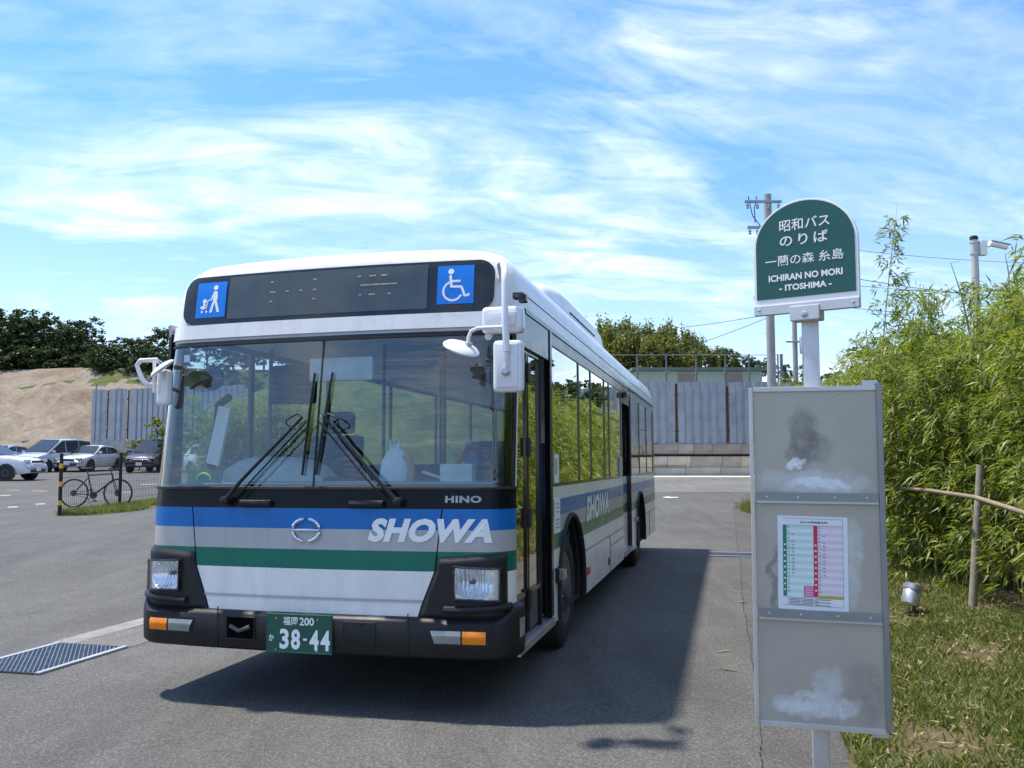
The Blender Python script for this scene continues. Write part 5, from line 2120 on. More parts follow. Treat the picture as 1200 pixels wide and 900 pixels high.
o = mb.build('draped_post')
o.location = (xg, 48, 0)
tag(o, 'dark netting bundled on a post between the two utility poles', 'post')


def wire(name, label, p, q, sag, r=0.012):
    mb = MB()
    p, q = Vector(p), Vector(q)
    pts = [p + (q - p) * (k / 14) - Vector((0, 0, sag * 4 * (k / 14) * (1 - k / 14))) for k in range(15)]
    mb.tube(pts, r, 4, M['wire'], cap=False)
    return tag(mb.build(name), label, 'wire', 'overhead wires')


wire('overhead_wire', 'upper overhead wire running from the near pole to the far hill', at(900, 369, 34), at(640, 388, 80), 0.5)
wire('overhead_wire', 'lower overhead wire dropping from the near pole across the grove', at(898, 373, 34), at(640, 428, 70), 0.9)
wire('overhead_wire', 'overhead wire above the hedge, highest of the four', at(905, 280, 34), at(1260, 309, 40), 0.25, 0.010)
wire('overhead_wire', 'overhead wire above the hedge, second from the top', at(905, 307, 34), at(1260, 352, 40), 0.35, 0.014)
wire('overhead_wire', 'overhead wire above the hedge, just under the round-topped sign', at(905, 322, 34), at(1260, 345, 40), 0.3, 0.010)
wire('overhead_wire', 'overhead wire nearest the hedge tops', at(905, 349, 34), at(1260, 372, 40), 0.3, 0.010)

# ------------------------------------------------------------------ security camera on a pole
D = 13.0
pc = at(1142, 300, D)
zt = at(1142, 279, D).z
cc = empty('camera_pole', (pc.x, D, hground(pc.x, D)), 0, 'grey pole with a white security camera standing in the hedge', 'security camera')
z0 = hground(pc.x, D)
mb = MB()
mb.tube([(0, 0, 0), (0, 0, zt - z0)], 0.056, 12, M['pale_concrete'])
mb.build('pole', cc, smooth=True)
mb = MB()
mb.lathe([(0.060, 0), (0.060, 0.05), (0.04, 0.065), (0, 0.065)], 14, M['dark'], Matrix.Translation((0, 0, zt - z0 - 0.03)))
mb.build('cap', cc, smooth=True)
mb = MB()
mb.box((0.12, -0.02, zt - z0 - 0.16), (0.10, 0.10, 0.24), M['sticker_white'])
mb.build('junction_box', cc, bevel=0.01)
for dz in (-0.08, -0.26):
    mb = MB()
    mb.lathe([(0.062, 0), (0.062, 0.02)], 14, M['alu'], Matrix.Translation((0, 0, zt - z0 + dz)))
    mb.build('band', cc)
mb = MB()
mb.tube([(0.17, -0.02, zt - z0 - 0.14), (0.22, -0.02, zt - z0 - 0.13), (0.24, -0.03, zt - z0 - 0.11)], 0.018, 8, M['sticker_white'])
cm = mb.build('camera_arm', cc, smooth=True)
mb = MB()
ctr = Vector((0.36, -0.05, zt - z0 - 0.13))
Rm = Matrix.Translation(ctr) @ Matrix.Rotation(0.22, 4, 'Y') @ Matrix.Rotation(math.pi / 2, 4, 'Y')
mb.lathe([(0.0, -0.15), (0.038, -0.15), (0.042, -0.12), (0.042, 0.12), (0.036, 0.125), (0.030, 0.11), (0.0, 0.11)], 14, M['sticker_white'], Rm)
mb.build('camera_body', cm, smooth=True)
mb = MB()
mb.box(ctr + Vector((0.02, 0, 0.046)), (0.32, 0.10, 0.008), M['sticker_white'], Matrix.Rotation(0.22, 3, 'Y'))
mb.build('sun_shield', cm, bevel=0.003)

# ------------------------------------------------------------------ the bus stop sign
SX, SY = 1.238, 3.5
SZ = hground(SX, SY) + 0.004
sg = empty('bus_stop_sign', (SX, SY, SZ), -0.262, 'bus stop sign with a round-topped green board over three grey notice panels', 'bus stop')
FR = plain('sign_aluminium', (0.58, 0.57, 0.55), 0.42, 0.55, 0.07, 9)


def stain_mat(name, blobs):
    """dull sheet with the given blotches: (x, z, sx, sz, colour, strength)"""
    m, nt, b = new_mat(name)
    t = nt.nodes.new('ShaderNodeTexCoord')
    nz = nt.nodes.new('ShaderNodeTexNoise')
    nz.inputs['Scale'].default_value = 14
    nz.inputs['Detail'].default_value = 6
    nt.links.new(t.outputs['Object'], nz.inputs[0])
    base = ramp(nt, [(0.3, (0.38, 0.355, 0.305)), (0.7, (0.47, 0.44, 0.375))])
    n2 = tex(nt, 'NOISE', 3.0, 6, 0.65)
    nt.links.new(n2, base.inputs[0])
    col = base.outputs[0]
    for (x, z, sx, sz, c, st) in blobs:
        mp = nt.nodes.new('ShaderNodeMapping')
        mp.inputs['Location'].default_value = (-(x + 0.05) / sx, 0, -(z + 0.05) / sz)
        mp.inputs['Scale'].default_value = (1 / sx, 0, 1 / sz)
        wob = mixc(nt, 0.10, t.outputs['Object'], nz.outputs['Color'], 'ADD')
        nt.links.new(wob, mp.inputs[0])
        ln = nt.nodes.new('ShaderNodeVectorMath')
        ln.operation = 'LENGTH'
        nt.links.new(mp.outputs[0], ln.inputs[0])
        rr = ramp(nt, [(0.55, st), (0.80, st * 0.6), (1.0, 0.0)])
        nt.links.new(ln.outputs['Value'], rr.inputs[0])
        brk = ramp(nt, [(0.30, 0.25), (0.55, 1.0)])
        nt.links.new(tex(nt, 'NOISE', 26, 6, 0.7), brk.inputs[0])
        f = math_node(nt, 'MULTIPLY', rr.outputs[0], brk.outputs[0], clamp=True)
        col = mixc(nt, f, col, c)
    nt.links.new(col, b.inputs['Base Color'])
    b.inputs['Roughness'].default_value = 0.42
    b.inputs['Metallic'].default_value = 0.30
    return m


def zpix(py):
    return at(952, py, SY).z - SZ


PWD = 0.492
zt, z1a, z1b, z2a, z2b, zb = zpix(459), zpix(577), zpix(589), zpix(713), zpix(725), zpix(845)
mb = MB()
mb.box((0.0, 0.0, zpix(372) / 2), (0.064, 0.064, zpix(372)), FR)
mb.build('post', sg, bevel=0.008, smooth=True)
CX0 = 0.002
stains = {0: [(-0.045, z1b + 0.27, 0.075, 0.14, (0.15, 0.148, 0.14), 0.62), (-0.02, z1b + 0.22, 0.10, 0.075, (0.16, 0.158, 0.15), 0.5), (-0.075, z1b + 0.165, 0.045, 0.022, (0.85, 0.88, 0.92), 1.0), (0.0, z1b + 0.085, 0.25, 0.060, (0.56, 0.57, 0.58), 0.9), (0.02, z1b + 0.085, 0.14, 0.026, (0.74, 0.77, 0.82), 0.9)],
          1: [(0.125, z2b + 0.26, 0.055, 0.17, (0.56, 0.58, 0.57), 0.95), (0.105, z2b + 0.10, 0.05, 0.09, (0.50, 0.52, 0.51), 0.8), (-0.17, z2b + 0.16, 0.02, 0.15, (0.12, 0.12, 0.11), 0.6)],
          2: [(0.17, zb + 0.14, 0.09, 0.13, (0.22, 0.22, 0.20), 0.5), (-0.03, zb + 0.075, 0.19, 0.062, (0.68, 0.71, 0.74), 0.95), (0.005, zb + 0.135, 0.055, 0.10, (0.60, 0.63, 0.65), 0.75), (0.05, zb + 0.16, 0.030, 0.09, (0.58, 0.60, 0.62), 0.7)]}
for k, (za, zc_) in enumerate(((z1a, zt), (z2a, z1b), (zb, z2b))):
    mb = MB()
    mb.box((CX0, -0.052, (za + zc_) / 2), (PWD - 0.02, 0.008, zc_ - za), stain_mat('notice_sheet_%d' % k, stains[k]))
    mb.build('notice_panel', sg)
FRD = plain('sign_rail', (0.27, 0.28, 0.285), 0.45, 0.6, 0.1)
for s in (-1, 1):
    mb = MB()
    wdt = 0.016 if s < 0 else 0.022
    mb.box((CX0 + s * (PWD / 2), -0.046, (zt + zb) / 2 + (0.012 if s > 0 else 0)), (wdt, 0.040, zt - zb + 0.03), FR if s < 0 else FRD)
    mb.build('side_rail', sg, bevel=0.003)
for z, h, m in ((zt + 0.008, 0.020, FR), (zb - 0.006, 0.022, FR), ((z1a + z1b) / 2, z1a - z1b + 0.004, FRD), ((z2a + z2b) / 2, z2a - z2b + 0.004, FRD)):
    mb = MB()
    mb.box((CX0, -0.050, z), (PWD - 0.024, 0.028, abs(h)), m)
    rl = mb.build('cross_rail', sg, bevel=0.002)
    if abs(h) > 0.03:
        mb = MB()
        mb.box((CX0, -0.067, z - abs(h) / 2 + 0.006), (PWD - 0.03, 0.008, 0.008), M['alu'])
        mb.build('bead', rl)
        for a in (-0.19, -0.07, 0.07, 0.19):
            mb = MB()
            mb.lathe([(0.005, 0), (0.005, 0.004), (0, 0.005)], 8, M['alu'], Matrix.Translation((CX0 + a, -0.064, z + 0.004)) @ Matrix.Rotation(math.pi / 2, 4, 'X'))
            mb.build('rivet', rl)
for z in (zt, zb):
    mb = MB()
    mb.box((CX0 + PWD / 2 - 0.03, -0.03, z + (0.025 if z > 1 else -0.02)), (0.06, 0.03, 0.03), FR)
    mb.build('hinge_bracket', sg, bevel=0.003)
for (a, z) in ((-0.235, zt - 0.03), (-0.235, zt - 0.22), (0.238, zt - 0.2), (0.238, z1b - 0.12), (-0.09, zt - 0.012), (0.10, zt - 0.012)):
    mb = MB()
    mb.lathe([(0.0045, 0), (0.0045, 0.004), (0, 0.005)], 8, M['alu'], Matrix.Translation((CX0 + a, -0.056, z)) @ Matrix.Rotation(math.pi / 2, 4, 'X'))
    mb.build('rivet', sg)

# timetable pinned to the middle panel
tt = empty('timetable_sheet', (0, 0, 0))
M['paper'] = plain('white_paper', (0.74, 0.77, 0.80), 0.35, var=0.03)
TT = dict(mint=plain('print_mint', (0.52, 0.70, 0.66), 0.5, var=0.04), mint2=plain('print_pale_mint', (0.68, 0.79, 0.78), 0.5, var=0.03),
          pink=plain('print_pink', (0.72, 0.57, 0.66), 0.5, var=0.04), pink2=plain('print_pale_pink', (0.76, 0.70, 0.77), 0.5, var=0.03),
          gr=plain('print_green', (0.01, 0.22, 0.12), 0.5), rd=plain('print_red', (0.55, 0.03, 0.07), 0.5), ink=plain('print_ink', (0.05, 0.05, 0.06), 0.5),
          mag=plain('print_magenta', (0.62, 0.06, 0.30), 0.5), yel=plain('print_yellow', (0.50, 0.42, 0.05), 0.5))
bpy.data.objects.remove(tt)
TW, TH = 0.266, 0.372
tcx = CX0 - 0.020
tcz = zpix(658)
mb = MB()
mb.box((0, 0, 0), (TW, 0.0016, TH), M['paper'])
tt = mb.build('timetable_sheet', sg)
tt.location = (tcx, -0.0575, tcz)
tt.rotation_euler = (0, 0.012, 0)


def tprint(name, x0, z0, x1, z1, m, dy=0.0012):
    """printed block; coordinates as fractions of the sheet, from its upper left corner"""
    mb = MB()
    X0, X1, Z0, Z1 = (x0 - 0.5) * TW, (x1 - 0.5) * TW, (0.5 - z0) * TH, (0.5 - z1) * TH
    mb.add([(X0, -dy, Z0), (X1, -dy, Z0), (X1, -dy, Z1), (X0, -dy, Z1)], [(0, 1, 2, 3)], m)
    return mb.build(name, tt)


def ttext(s, cx_, cz_, w, h, m, bold=0.0, dy=0.0022):
    vs, fs = fit_text(s, w * TW, h * TH, bold=bold)
    mb = MB()
    mb.add([((cx_ - 0.5) * TW + a, -dy, (0.5 - cz_) * TH + b) for a, b in vs], fs, m)
    return mb


nr = 20
for side, (x0, x1, c1, c2) in enumerate(((0.13, 0.515, 'mint2', 'mint'), (0.575, 0.93, 'pink2', 'pink'))):
    for k in range(nr):
        z = 0.10 + 0.76 * k / nr
        tprint('table_row', x0, z, x1, z + 0.76 / nr, TT[c1 if k % 2 else c2])
tprint('table_column', 0.075, 0.10, 0.13, 0.86, TT['gr'])
tprint('table_column', 0.515, 0.10, 0.575, 0.86, TT['rd'])
tprint('pink_note', 0.37, 0.745, 0.515, 0.86, TT['mag'], 0.0018)
tprint('yellow_note', 0.578, 0.838, 0.93, 0.868, TT['yel'], 0.0018)
for (a, b, c, d) in ((0.08, 0.025, 0.93, 0.028), (0.08, 0.098, 0.93, 0.101), (0.08, 0.868, 0.93, 0.871), (0.08, 0.955, 0.93, 0.958), (0.93, 0.025, 0.933, 0.957), (0.14, 0.868, 0.143, 0.957)):
    tprint('ruled_line', a, b, c, d, TT['ink'], 0.0018)
mb = ttext('JR九大学研都市駅', 0.52, 0.066, 0.40, 0.026, TT['ink'], 0.02)
mb.build('lettering', tt, recalc=False)
mb = MB()
hrs = 0
for side, x in enumerate((0.155, 0.60)):
    for k in range(nr - 1):
        t = ttext(str(5 + k), x, 0.119 + 0.76 * k / nr, 0.024 if k < 5 else 0.034, 0.017, TT['ink'])
        mb.add(t.v, t.f, TT['ink'])
tag(mb.build('hour_figures', tt, recalc=False), kind='stuff')
mb = MB()
for side, x in enumerate((0.22, 0.665)):
    for k in range(nr - 1):
        if k in (2, 4, 5, 6, 7, 8, 9, 10, 11, 12, 13):
            t = ttext(('50', '20', '10', '40', '15', '35')[(k * 5 + side * 2) % 6], x, 0.119 + 0.76 * k / nr + 0.012 * side, 0.040, 0.017, TT['ink'])
            mb.add(t.v, t.f, TT['ink'])
tag(mb.build('minute_figures', tt, recalc=False), kind='stuff')
mb = MB()
for k in range(5):
    for (a, b) in ((0.16, 0.32), (0.34, 0.58)) if k % 2 else ((0.16, 0.50), (0.53, 0.75)):
        z = 0.882 + 0.015 * k
        mb.add([((a - 0.5) * TW, -0.0018, (0.5 - z) * TH), ((b - 0.5) * TW, -0.0018, (0.5 - z) * TH), ((b - 0.5) * TW, -0.0018, (0.5 - z - 0.006) * TH), ((a - 0.5) * TW, -0.0018, (0.5 - z - 0.006) * TH)], [(0, 1, 2, 3)], TT['ink'])
for k in range(9):
    for (x, m) in ((0.102, M['sticker_white']), (0.545, M['sticker_white'])):
        z = 0.30 + k * 0.06
        mb.add([((x - 0.012 - 0.5) * TW, -0.0019, (0.5 - z) * TH), ((x + 0.012 - 0.5) * TW, -0.0019, (0.5 - z) * TH), ((x + 0.012 - 0.5) * TW, -0.0019, (0.5 - z - 0.018) * TH), ((x - 0.012 - 0.5) * TW, -0.0019, (0.5 - z - 0.018) * TH)], [(0, 1, 2, 3)], m)
for k in range(6):
    z = 0.757 + 0.017 * k
    mb.add([((0.385 - 0.5) * TW, -0.0021, (0.5 - z) * TH), ((0.50 - 0.5) * TW, -0.0021, (0.5 - z) * TH), ((0.50 - 0.5) * TW, -0.0021, (0.5 - z - 0.005) * TH), ((0.385 - 0.5) * TW, -0.0021, (0.5 - z - 0.005) * TH)], [(0, 1, 2, 3)], M['paper'])
tag(mb.build('fine_print', tt, recalc=False), kind='stuff')

# round-topped board, turned a little further than the panels
hd_rot = Matrix.Rotation(-0.36, 4, 'Z')
HDW, HDH = 0.425, 0.440
z_b = zpix(358)


def arch_outline(w, h, n=26):
    r = w / 2
    hs = h - r * 0.92
    pts = [(-r, 0), (r, 0), (r, hs)]
    pts += [(r * math.cos(t), hs + r * 0.92 * math.sin(t)) for t in np.linspace(0, math.pi, n)[1:-1]]
    pts.append((-r, hs))
    return pts


def HP(x, y, z):
    return hd_rot @ Vector((x, y - 0.045, z + z_b))


mb = MB()
mb.prism([HP(x, -0.012, z) for x, z in arch_outline(HDW, HDH)], hd_rot @ Vector((0, 0.024, 0)), M['sticker_white'])
hd = mb.build('round_board', sg, bevel=0.002)
M['sign_green'] = plain('sign_green', (0.010, 0.088, 0.070), 0.32, var=0.05)
mb = MB()
mb.prism([HP(x * 0.945, -0.0145, 0.032 + z * 0.908) for x, z in arch_outline(HDW, HDH)], hd_rot @ Vector((0, 0.002, 0)), M['sign_green'])
mb.build('green_face', hd)
rows_ = [('昭和バス', 0.205, 0.049, 0.004, 0.336, 0.010), ('のりば', 0.196, 0.048, 0.0, 0.272, 0.012), ('一蘭の森 糸島', 0.318, 0.044, -0.002, 0.190, 0.005),
         ('ICHIRAN NO MORI', 0.300, 0.028, 0.002, 0.118, 0.032), ('- ITOSHIMA -', 0.212, 0.026, 0.002, 0.074, 0.032)]
for s, w, h, x, z, bo in rows_:
    vs, fs = fit_text(s, w, h, bold=bo, spacing=1.25 if 'のり' in s else 1.0)
    mb = MB()
    mb.add([HP(x + a, -0.0162, z + b) for a, b in vs], fs, M['sticker_white'])
    mb.build('lettering', hd, recalc=False)
mb = MB()
mb.prism([HP(-HDW / 2 + x * HDW, -0.020, -0.008 + z) for x, z in ((0, -0.026), (1, -0.026), (1, 0.014), (0, 0.014))], hd_rot @ Vector((0, 0.03, 0)), FR)
br = mb.build('bottom_rail', hd, bevel=0.002)
for a in (-0.19, -0.02, 0.02, 0.19):
    mb = MB()
    p = HP(a, -0.020, -0.012)
    mb.lathe([(0.006, 0), (0.006, 0.004), (0, 0.006)], 8, M['alu'], Matrix.Translation(p) @ hd_rot @ Matrix.Rotation(math.pi / 2, 4, 'X'))
    mb.build('rivet', br)
mb = MB()
mb.prism([HP(x, -0.030, z) for x, z in ((-0.060, -0.070), (0.060, -0.070), (0.060, -0.008), (-0.060, -0.008))], hd_rot @ Vector((0, 0.075, 0)), FR)
ck = mb.build('clamp', sg, bevel=0.004)
mb = MB()
mb.lathe([(0.013, 0), (0.013, 0.006), (0.007, 0.008), (0.007, 0.014), (0, 0.014)], 12, M['alu'], Matrix.Translation(HP(0, -0.030, -0.045)) @ hd_rot @ Matrix.Rotation(math.pi / 2, 4, 'X'))
mb.build('bolt', ck, smooth=True)

# ------------------------------------------------------------------ car park fence, bicycle
fx = [(-9.62, 18.2), (-9.45, 20.6), (-9.25, 23.0), (-9.05, 25.4), (-8.85, 27.8), (-8.65, 30.2)]
cf = empty('wire_mesh_fence', (0, 0, 0), 0, 'black wire mesh fence with posts between car park and drive', 'fence')
YT = plain('yellow_tape', (0.75, 0.42, 0.02), 0.5)
for k, (x, y) in enumerate(fx):
    z = hground(x, y)
    mb = MB()
    mb.tube([(x, y, z - 0.1), (x, y, z + 1.30)], 0.036, 10, M['black'])
    po = mb.build('post', cf, smooth=True)
    mb = MB()
    mb.lathe([(0.034, 0), (0.03, 0.015), (0, 0.02)], 10, M['black'], Matrix.Translation((x, y, z + 1.30)))
    mb.build('cap', po)
    if k == 0:
        for zz in (0.22, 0.62, 1.0):
            mb = MB()
            mb.lathe([(0.038, 0), (0.038, 0.10)], 12, YT, Matrix.Translation((x, y, z + zz)))
            mb.build('reflective_band', po)
for (a, b) in zip(fx[:-1], fx[1:]):
    mb = MB()
    za, zb_ = hground(*a), hground(*b)
    L = math.hypot(b[0] - a[0], b[1] - a[1])
    n = int(L / 0.075)
    P = lambda f, h: (a[0] + (b[0] - a[0]) * f, a[1] + (b[1] - a[1]) * f, za + (zb_ - za) * f + h)
    for k in range(1, n):
        mb.tube([P(k / n, 0.06), P(k / n, 1.20)], 0.0035, 3, M['wire'], cap=False)
    for h in (0.06, 0.20, 0.40, 0.60, 0.80, 1.0, 1.20):
        mb.tube([P(0, h), P(1, h)], 0.004, 3, M['wire'], cap=False)
    tag(mb.build('wire_panel', cf), kind='stuff')


def bicycle(loc, rz):
    root = empty('bicycle', loc, rz, 'black bicycle leaning behind the wire mesh fence', 'bicycle')
    BK = plain('bike_black', (0.015, 0.015, 0.017), 0.35)
    R = 0.335
    for x in (-0.52, 0.52):
        mb = MB()
        c = Vector((x, 0, R))
        ring = [c + Vector((math.cos(t), 0, math.sin(t))) * R for t in np.linspace(0, 2 * math.pi, 37)]
        mb.tube(ring, 0.016, 6, M['rubber'], cap=False)
        wl = mb.build('wheel', root, smooth=True)
        mb = MB()
        mb.tube([c + (p - c) * 0.94 for p in ring], 0.010, 5, M['wheel'], cap=False)
        mb.lathe([(0.022, -0.05), (0.022, 0.05)], 10, M['wheel'], Matrix.Translation(c) @ Matrix.Rotation(math.pi / 2, 4, 'X'))
        mb.lathe([(0.075, 0.03), (0.075, 0.034)], 16, M['wheel'], Matrix.Translation(c) @ Matrix.Rotation(math.pi / 2, 4, 'X'))
        mb.build('rim', wl, smooth=True)
        mb = MB()
        for k in range(20):
            t = 2 * math.pi * k / 20
            mb.tube([c + Vector((0.02 * math.cos(t + 1), 0.02 * (-1) ** k, 0.02 * math.sin(t + 1))), c + Vector((math.cos(t), 0, math.sin(t))) * R * 0.93], 0.0016, 3, M['steel'], cap=False)
        tag(mb.build('spokes', wl), kind='stuff')
    bb = Vector((-0.08, 0, 0.28)); st = Vector((-0.20, 0, 0.76)); hd0 = Vector((0.36, 0, 0.80)); hd1 = Vector((0.40, 0, 0.64)); rw = Vector((-0.52, 0, R)); fw = Vector((0.52, 0, R))
    mb = MB()
    for p, q, r in ((bb, st, 0.018), (st, hd0, 0.017), (bb, hd1, 0.022), (hd0, hd1, 0.022)):
        mb.tube([p, q], r, 8, BK)
    for s in (-0.04, 0.04):
        mb.tube([bb + Vector((0, s * 0.6, 0)), rw + Vector((0, s, 0))], 0.010, 6, BK)
        mb.tube([st + Vector((0, s * 0.4, -0.06)), rw + Vector((0, s, 0))], 0.008, 6, BK)
    mb.build('frame', root, smooth=True)
    mb = MB()
    for s in (-0.045, 0.045):
        mb.tube([hd1 + Vector((0.01, s, -0.02)), hd1 + Vector((0.05, s, -0.15)), fw + Vector((0, s, 0))], 0.011, 6, BK)
    mb.build('fork', root, smooth=True)
    mb = MB()
    mb.tube([st, st + Vector((-0.03, 0, 0.14))], 0.014, 6, M['wheel'])
    mb.build('seat_post', root, smooth=True)
    mb = MB()
    rows = []
    for x, w in ((-0.14, 0.03), (-0.12, 0.075), (-0.05, 0.07), (0.05, 0.028), (0.13, 0.018), (0.15, 0.006)):
        rows.append([st + Vector((-0.03 + x, w * math.cos(t), 0.165 + 0.022 * math.sin(t) + 0.01 * (x < -0.1))) for t in np.linspace(0, 2 * math.pi, 11)[:-1]])
    mb.grid(rows, M['dark'], closed=True)
    mb.build('saddle', root, smooth=True)
    mb = MB()
    mb.tube([hd0, hd0 + Vector((-0.015, 0, 0.08)), hd0 + Vector((0.06, 0, 0.11))], 0.014, 6, BK)
    mb.tube([hd0 + Vector((0.04, -0.28, 0.12)), hd0 + Vector((0.06, -0.05, 0.11)), hd0 + Vector((0.06, 0.05, 0.11)), hd0 + Vector((0.04, 0.28, 0.12))], 0.014, 6, BK)
    mb.tube([hd0 + Vector((0.04, -0.28, 0.12)), hd0 + Vector((0.10, -0.28, 0.15)), hd0 + Vector((0.13, -0.27, 0.22))], 0.012, 6, BK)
    mb.build('handlebar', root, smooth=True)
    mb = MB()
    mb.lathe([(0.09, -0.045), (0.09, -0.040), (0.03, -0.040)], 20, M['wheel'], Matrix.Translation(bb) @ Matrix.Rotation(math.pi / 2, 4, 'X'))
    mb.tube([bb + Vector((0, -0.05, 0)), bb + Vector((0.10, -0.07, -0.13))], 0.010, 6, M['wheel'])
    mb.tube([bb + Vector((0, 0.05, 0)), bb + Vector((-0.10, 0.07, 0.13))], 0.010, 6, M['wheel'])
    for s, p in ((-1, Vector((0.10, -0.12, -0.13))), (1, Vector((-0.10, 0.12, 0.13)))):
        mb.box(bb + p, (0.09, 0.10, 0.02), M['dark'])
    mb.tube([bb + Vector((0, -0.042, 0.09)), rw + Vector((0, -0.042, 0.035))], 0.005, 4, M['dark'])
    mb.tube([bb + Vector((0, -0.042, -0.09)), rw + Vector((0, -0.042, -0.035))], 0.005, 4, M['dark'])
    mb.build('crankset', root, smooth=True)
    mb = MB()
    mb.tube([bb + Vector((-0.1, -0.05, 0)), Vector((-0.02, -0.22, 0.02)), Vector((0.0, -0.24, 0.0))], 0.010, 6, M['wheel'])
    mb.build('kickstand', root, smooth=True)
    return root


pb = at(112, 592, 20.7)
bicycle((pb.x, 20.7, hground(pb.x, 20.7)), 0.05)

# ------------------------------------------------------------------ parked cars
CG = plain('car_glass', (0.020, 0.026, 0.030), 0.04)
CT = plain('car_trim', (0.02, 0.02, 0.022), 0.5)
CL = plain('car_headlamp', (0.55, 0.57, 0.60), 0.12, 0.6, 0.2, 30)
CPL = plain('car_plate', (0.72, 0.73, 0.74), 0.5)


def car(label, col, kind, loc, rz):
    """x forward, y to the left, z up; origin on the ground under the middle"""
    root = empty('parked_car', loc, rz, label, 'car', 'cars in the car park')
    paint_m = paint('car_paint', col, 0.2, 0.8)
    if kind == 'sedan':
        L, W, Hh = 4.5, 1.72, 1.46
        belt = [(-2.25, 0.80), (-2.15, 0.98), (-1.5, 1.03), (0.0, 0.98), (0.85, 0.95), (1.5, 0.86), (2.05, 0.74), (2.25, 0.55)]
        gh = [(-1.75, 1.02), (-1.05, 1.40), (-0.3, 1.46), (0.15, 1.42), (1.0, 0.96)]
        wb = (-1.28, 1.40)
    elif kind == 'minivan':
        L, W, Hh = 4.7, 1.74, 1.82
        belt = [(-2.35, 1.0), (-2.30, 1.12), (-1.5, 1.12), (0.0, 1.08), (1.15, 1.04), (1.7, 0.96), (2.15, 0.84), (2.35, 0.58)]
        gh = [(-2.25, 1.12), (-2.0, 1.74), (-1.0, 1.82), (0.2, 1.78), (1.45, 1.02)]
        wb = (-1.35, 1.45)
    else:
        L, W, Hh = 4.4, 1.80, 1.60
        belt = [(-2.2, 0.9), (-2.1, 1.06), (-1.3, 1.08), (0.0, 1.04), (0.75, 1.02), (1.5, 0.97), (1.98, 0.86), (2.2, 0.62)]
        gh = [(-1.95, 1.08), (-1.45, 1.50), (-0.5, 1.60), (0.05, 1.55), (0.95, 1.03)]
        wb = (-1.30, 1.35)
    hw = W / 2
    rows = []
    for x, zb in belt:
        e = abs(x) / (L / 2)
        k = hw * (1 - 0.16 * max(0, (e - 0.75) / 0.25) ** 1.5)
        zl = 0.24 + 0.08 * max(0, (e - 0.8) / 0.2)
        sec = [(0, zb + 0.03), (k * 0.70, zb + 0.02), (k * 0.94, zb - 0.03), (k, zb - 0.14), (k * 1.0, 0.52), (k * 0.97, 0.34), (k * 0.90, zl)]
        row = [Vector((x, -y, z)) for y, z in reversed(sec)] + [Vector((x, y, z)) for y, z in sec[1:]]
        rows.append(row)
    mb = MB()
    mb.grid(rows, paint_m)
    nc = len(rows[0])
    mb.add(rows[0], [tuple(range(nc))], paint_m)
    mb.add(rows[-1], [tuple(range(nc))[::-1]], paint_m)
    mb.build('body', root, smooth=True, angle=38)
    # greenhouse: roof and pillars in body colour
    zlo = min(gh[0][1], gh[-1][1]) - 0.05
    rows = []
    prof = gh
    for x, z in prof:
        f = (z - zlo) / (Hh - zlo)
        k = hw * (0.93 - 0.20 * f)
        base = hw * 0.93
        rows.append([Vector((x, -base, zlo)), Vector((x, -(base + k) / 2 * 1.02, (zlo + z) / 2)), Vector((x, -k, z - 0.03)), Vector((x, -k * 0.8, z)), Vector((x, 0, z + 0.02)), Vector((x, k * 0.8, z)), Vector((x, k, z - 0.03)), Vector((x, (base + k) / 2 * 1.02, (zlo + z) / 2)), Vector((x, base, zlo))])
    mb = MB()
    mb.grid(rows, paint_m)
    cab = mb.build('cabin', root, smooth=True, angle=40)

    def gp(x, f, s):
        z_at = float(np.interp(x, [p[0] for p in prof], [p[1] for p in prof])) - 0.05
        z = zlo + 0.07 + (z_at - zlo - 0.09) * f
        ff = (z - zlo) / (Hh - zlo)
        return Vector((x, s * (hw * (0.93 - 0.20 * ff) + 0.022), z))
    xr, xf = prof[0][0] + 0.25, prof[-1][0] - 0.22
    cuts = [xr, xr + (xf - xr) * 0.30, xr + (xf - xr) * 0.62, xf] if kind == 'minivan' else [xr + 0.1, xr + (xf - xr) * 0.52, xf]
    for s in (-1, 1):
        for a, b in zip(cuts[:-1], cuts[1:]):
            mb = MB()
            rws = [[gp(a + 0.03 + (b - a - 0.06) * j / 6, f, s) for j in range(7)] for f in (0.0, 0.5, 0.97)]
            mb.grid(rws, CG)
            mb.build('side_window', cab, smooth=True)
    (xa, za), (xb_, zb2) = prof[-1], prof[-2]
    mb = MB()
    nrm = Vector((zb2 - za, 0, xa - xb_)).normalized() * -1
    nrm = Vector((abs(zb2 - za), 0, abs(xa - xb_))).normalized() * 0.03
    def wsq(f, y):
        k = hw * (0.90 - 0.20 * f)
        return Vector((xa + (xb_ - xa) * f, y * k, za + 0.01 + (zb2 - za) * f)) + nrm
    mb.grid([[wsq(f, y) for y in (-0.96, -0.5, 0, 0.5, 0.96)] for f in (0.06, 0.5, 0.95)], CG)
    mb.build('windscreen', cab, smooth=True)
    (xa2, za2), (xb2, zb3) = prof[0], prof[1]
    n2 = Vector((-abs(zb3 - za2), 0, abs(xa2 - xb2))).normalized() * 0.03
    mb = MB()
    mb.grid([[Vector((xa2 + (xb2 - xa2) * f, y * hw * (0.88 - 0.2 * f), za2 + 0.01 + (zb3 - za2) * f)) + n2 for y in (-0.9, 0, 0.9)] for f in (0.15, 0.9)], CG)
    mb.build('rear_window', cab)
    # nose: lamps, grille, plate, bumper intake
    xn, zn = L / 2, belt[-2][1]
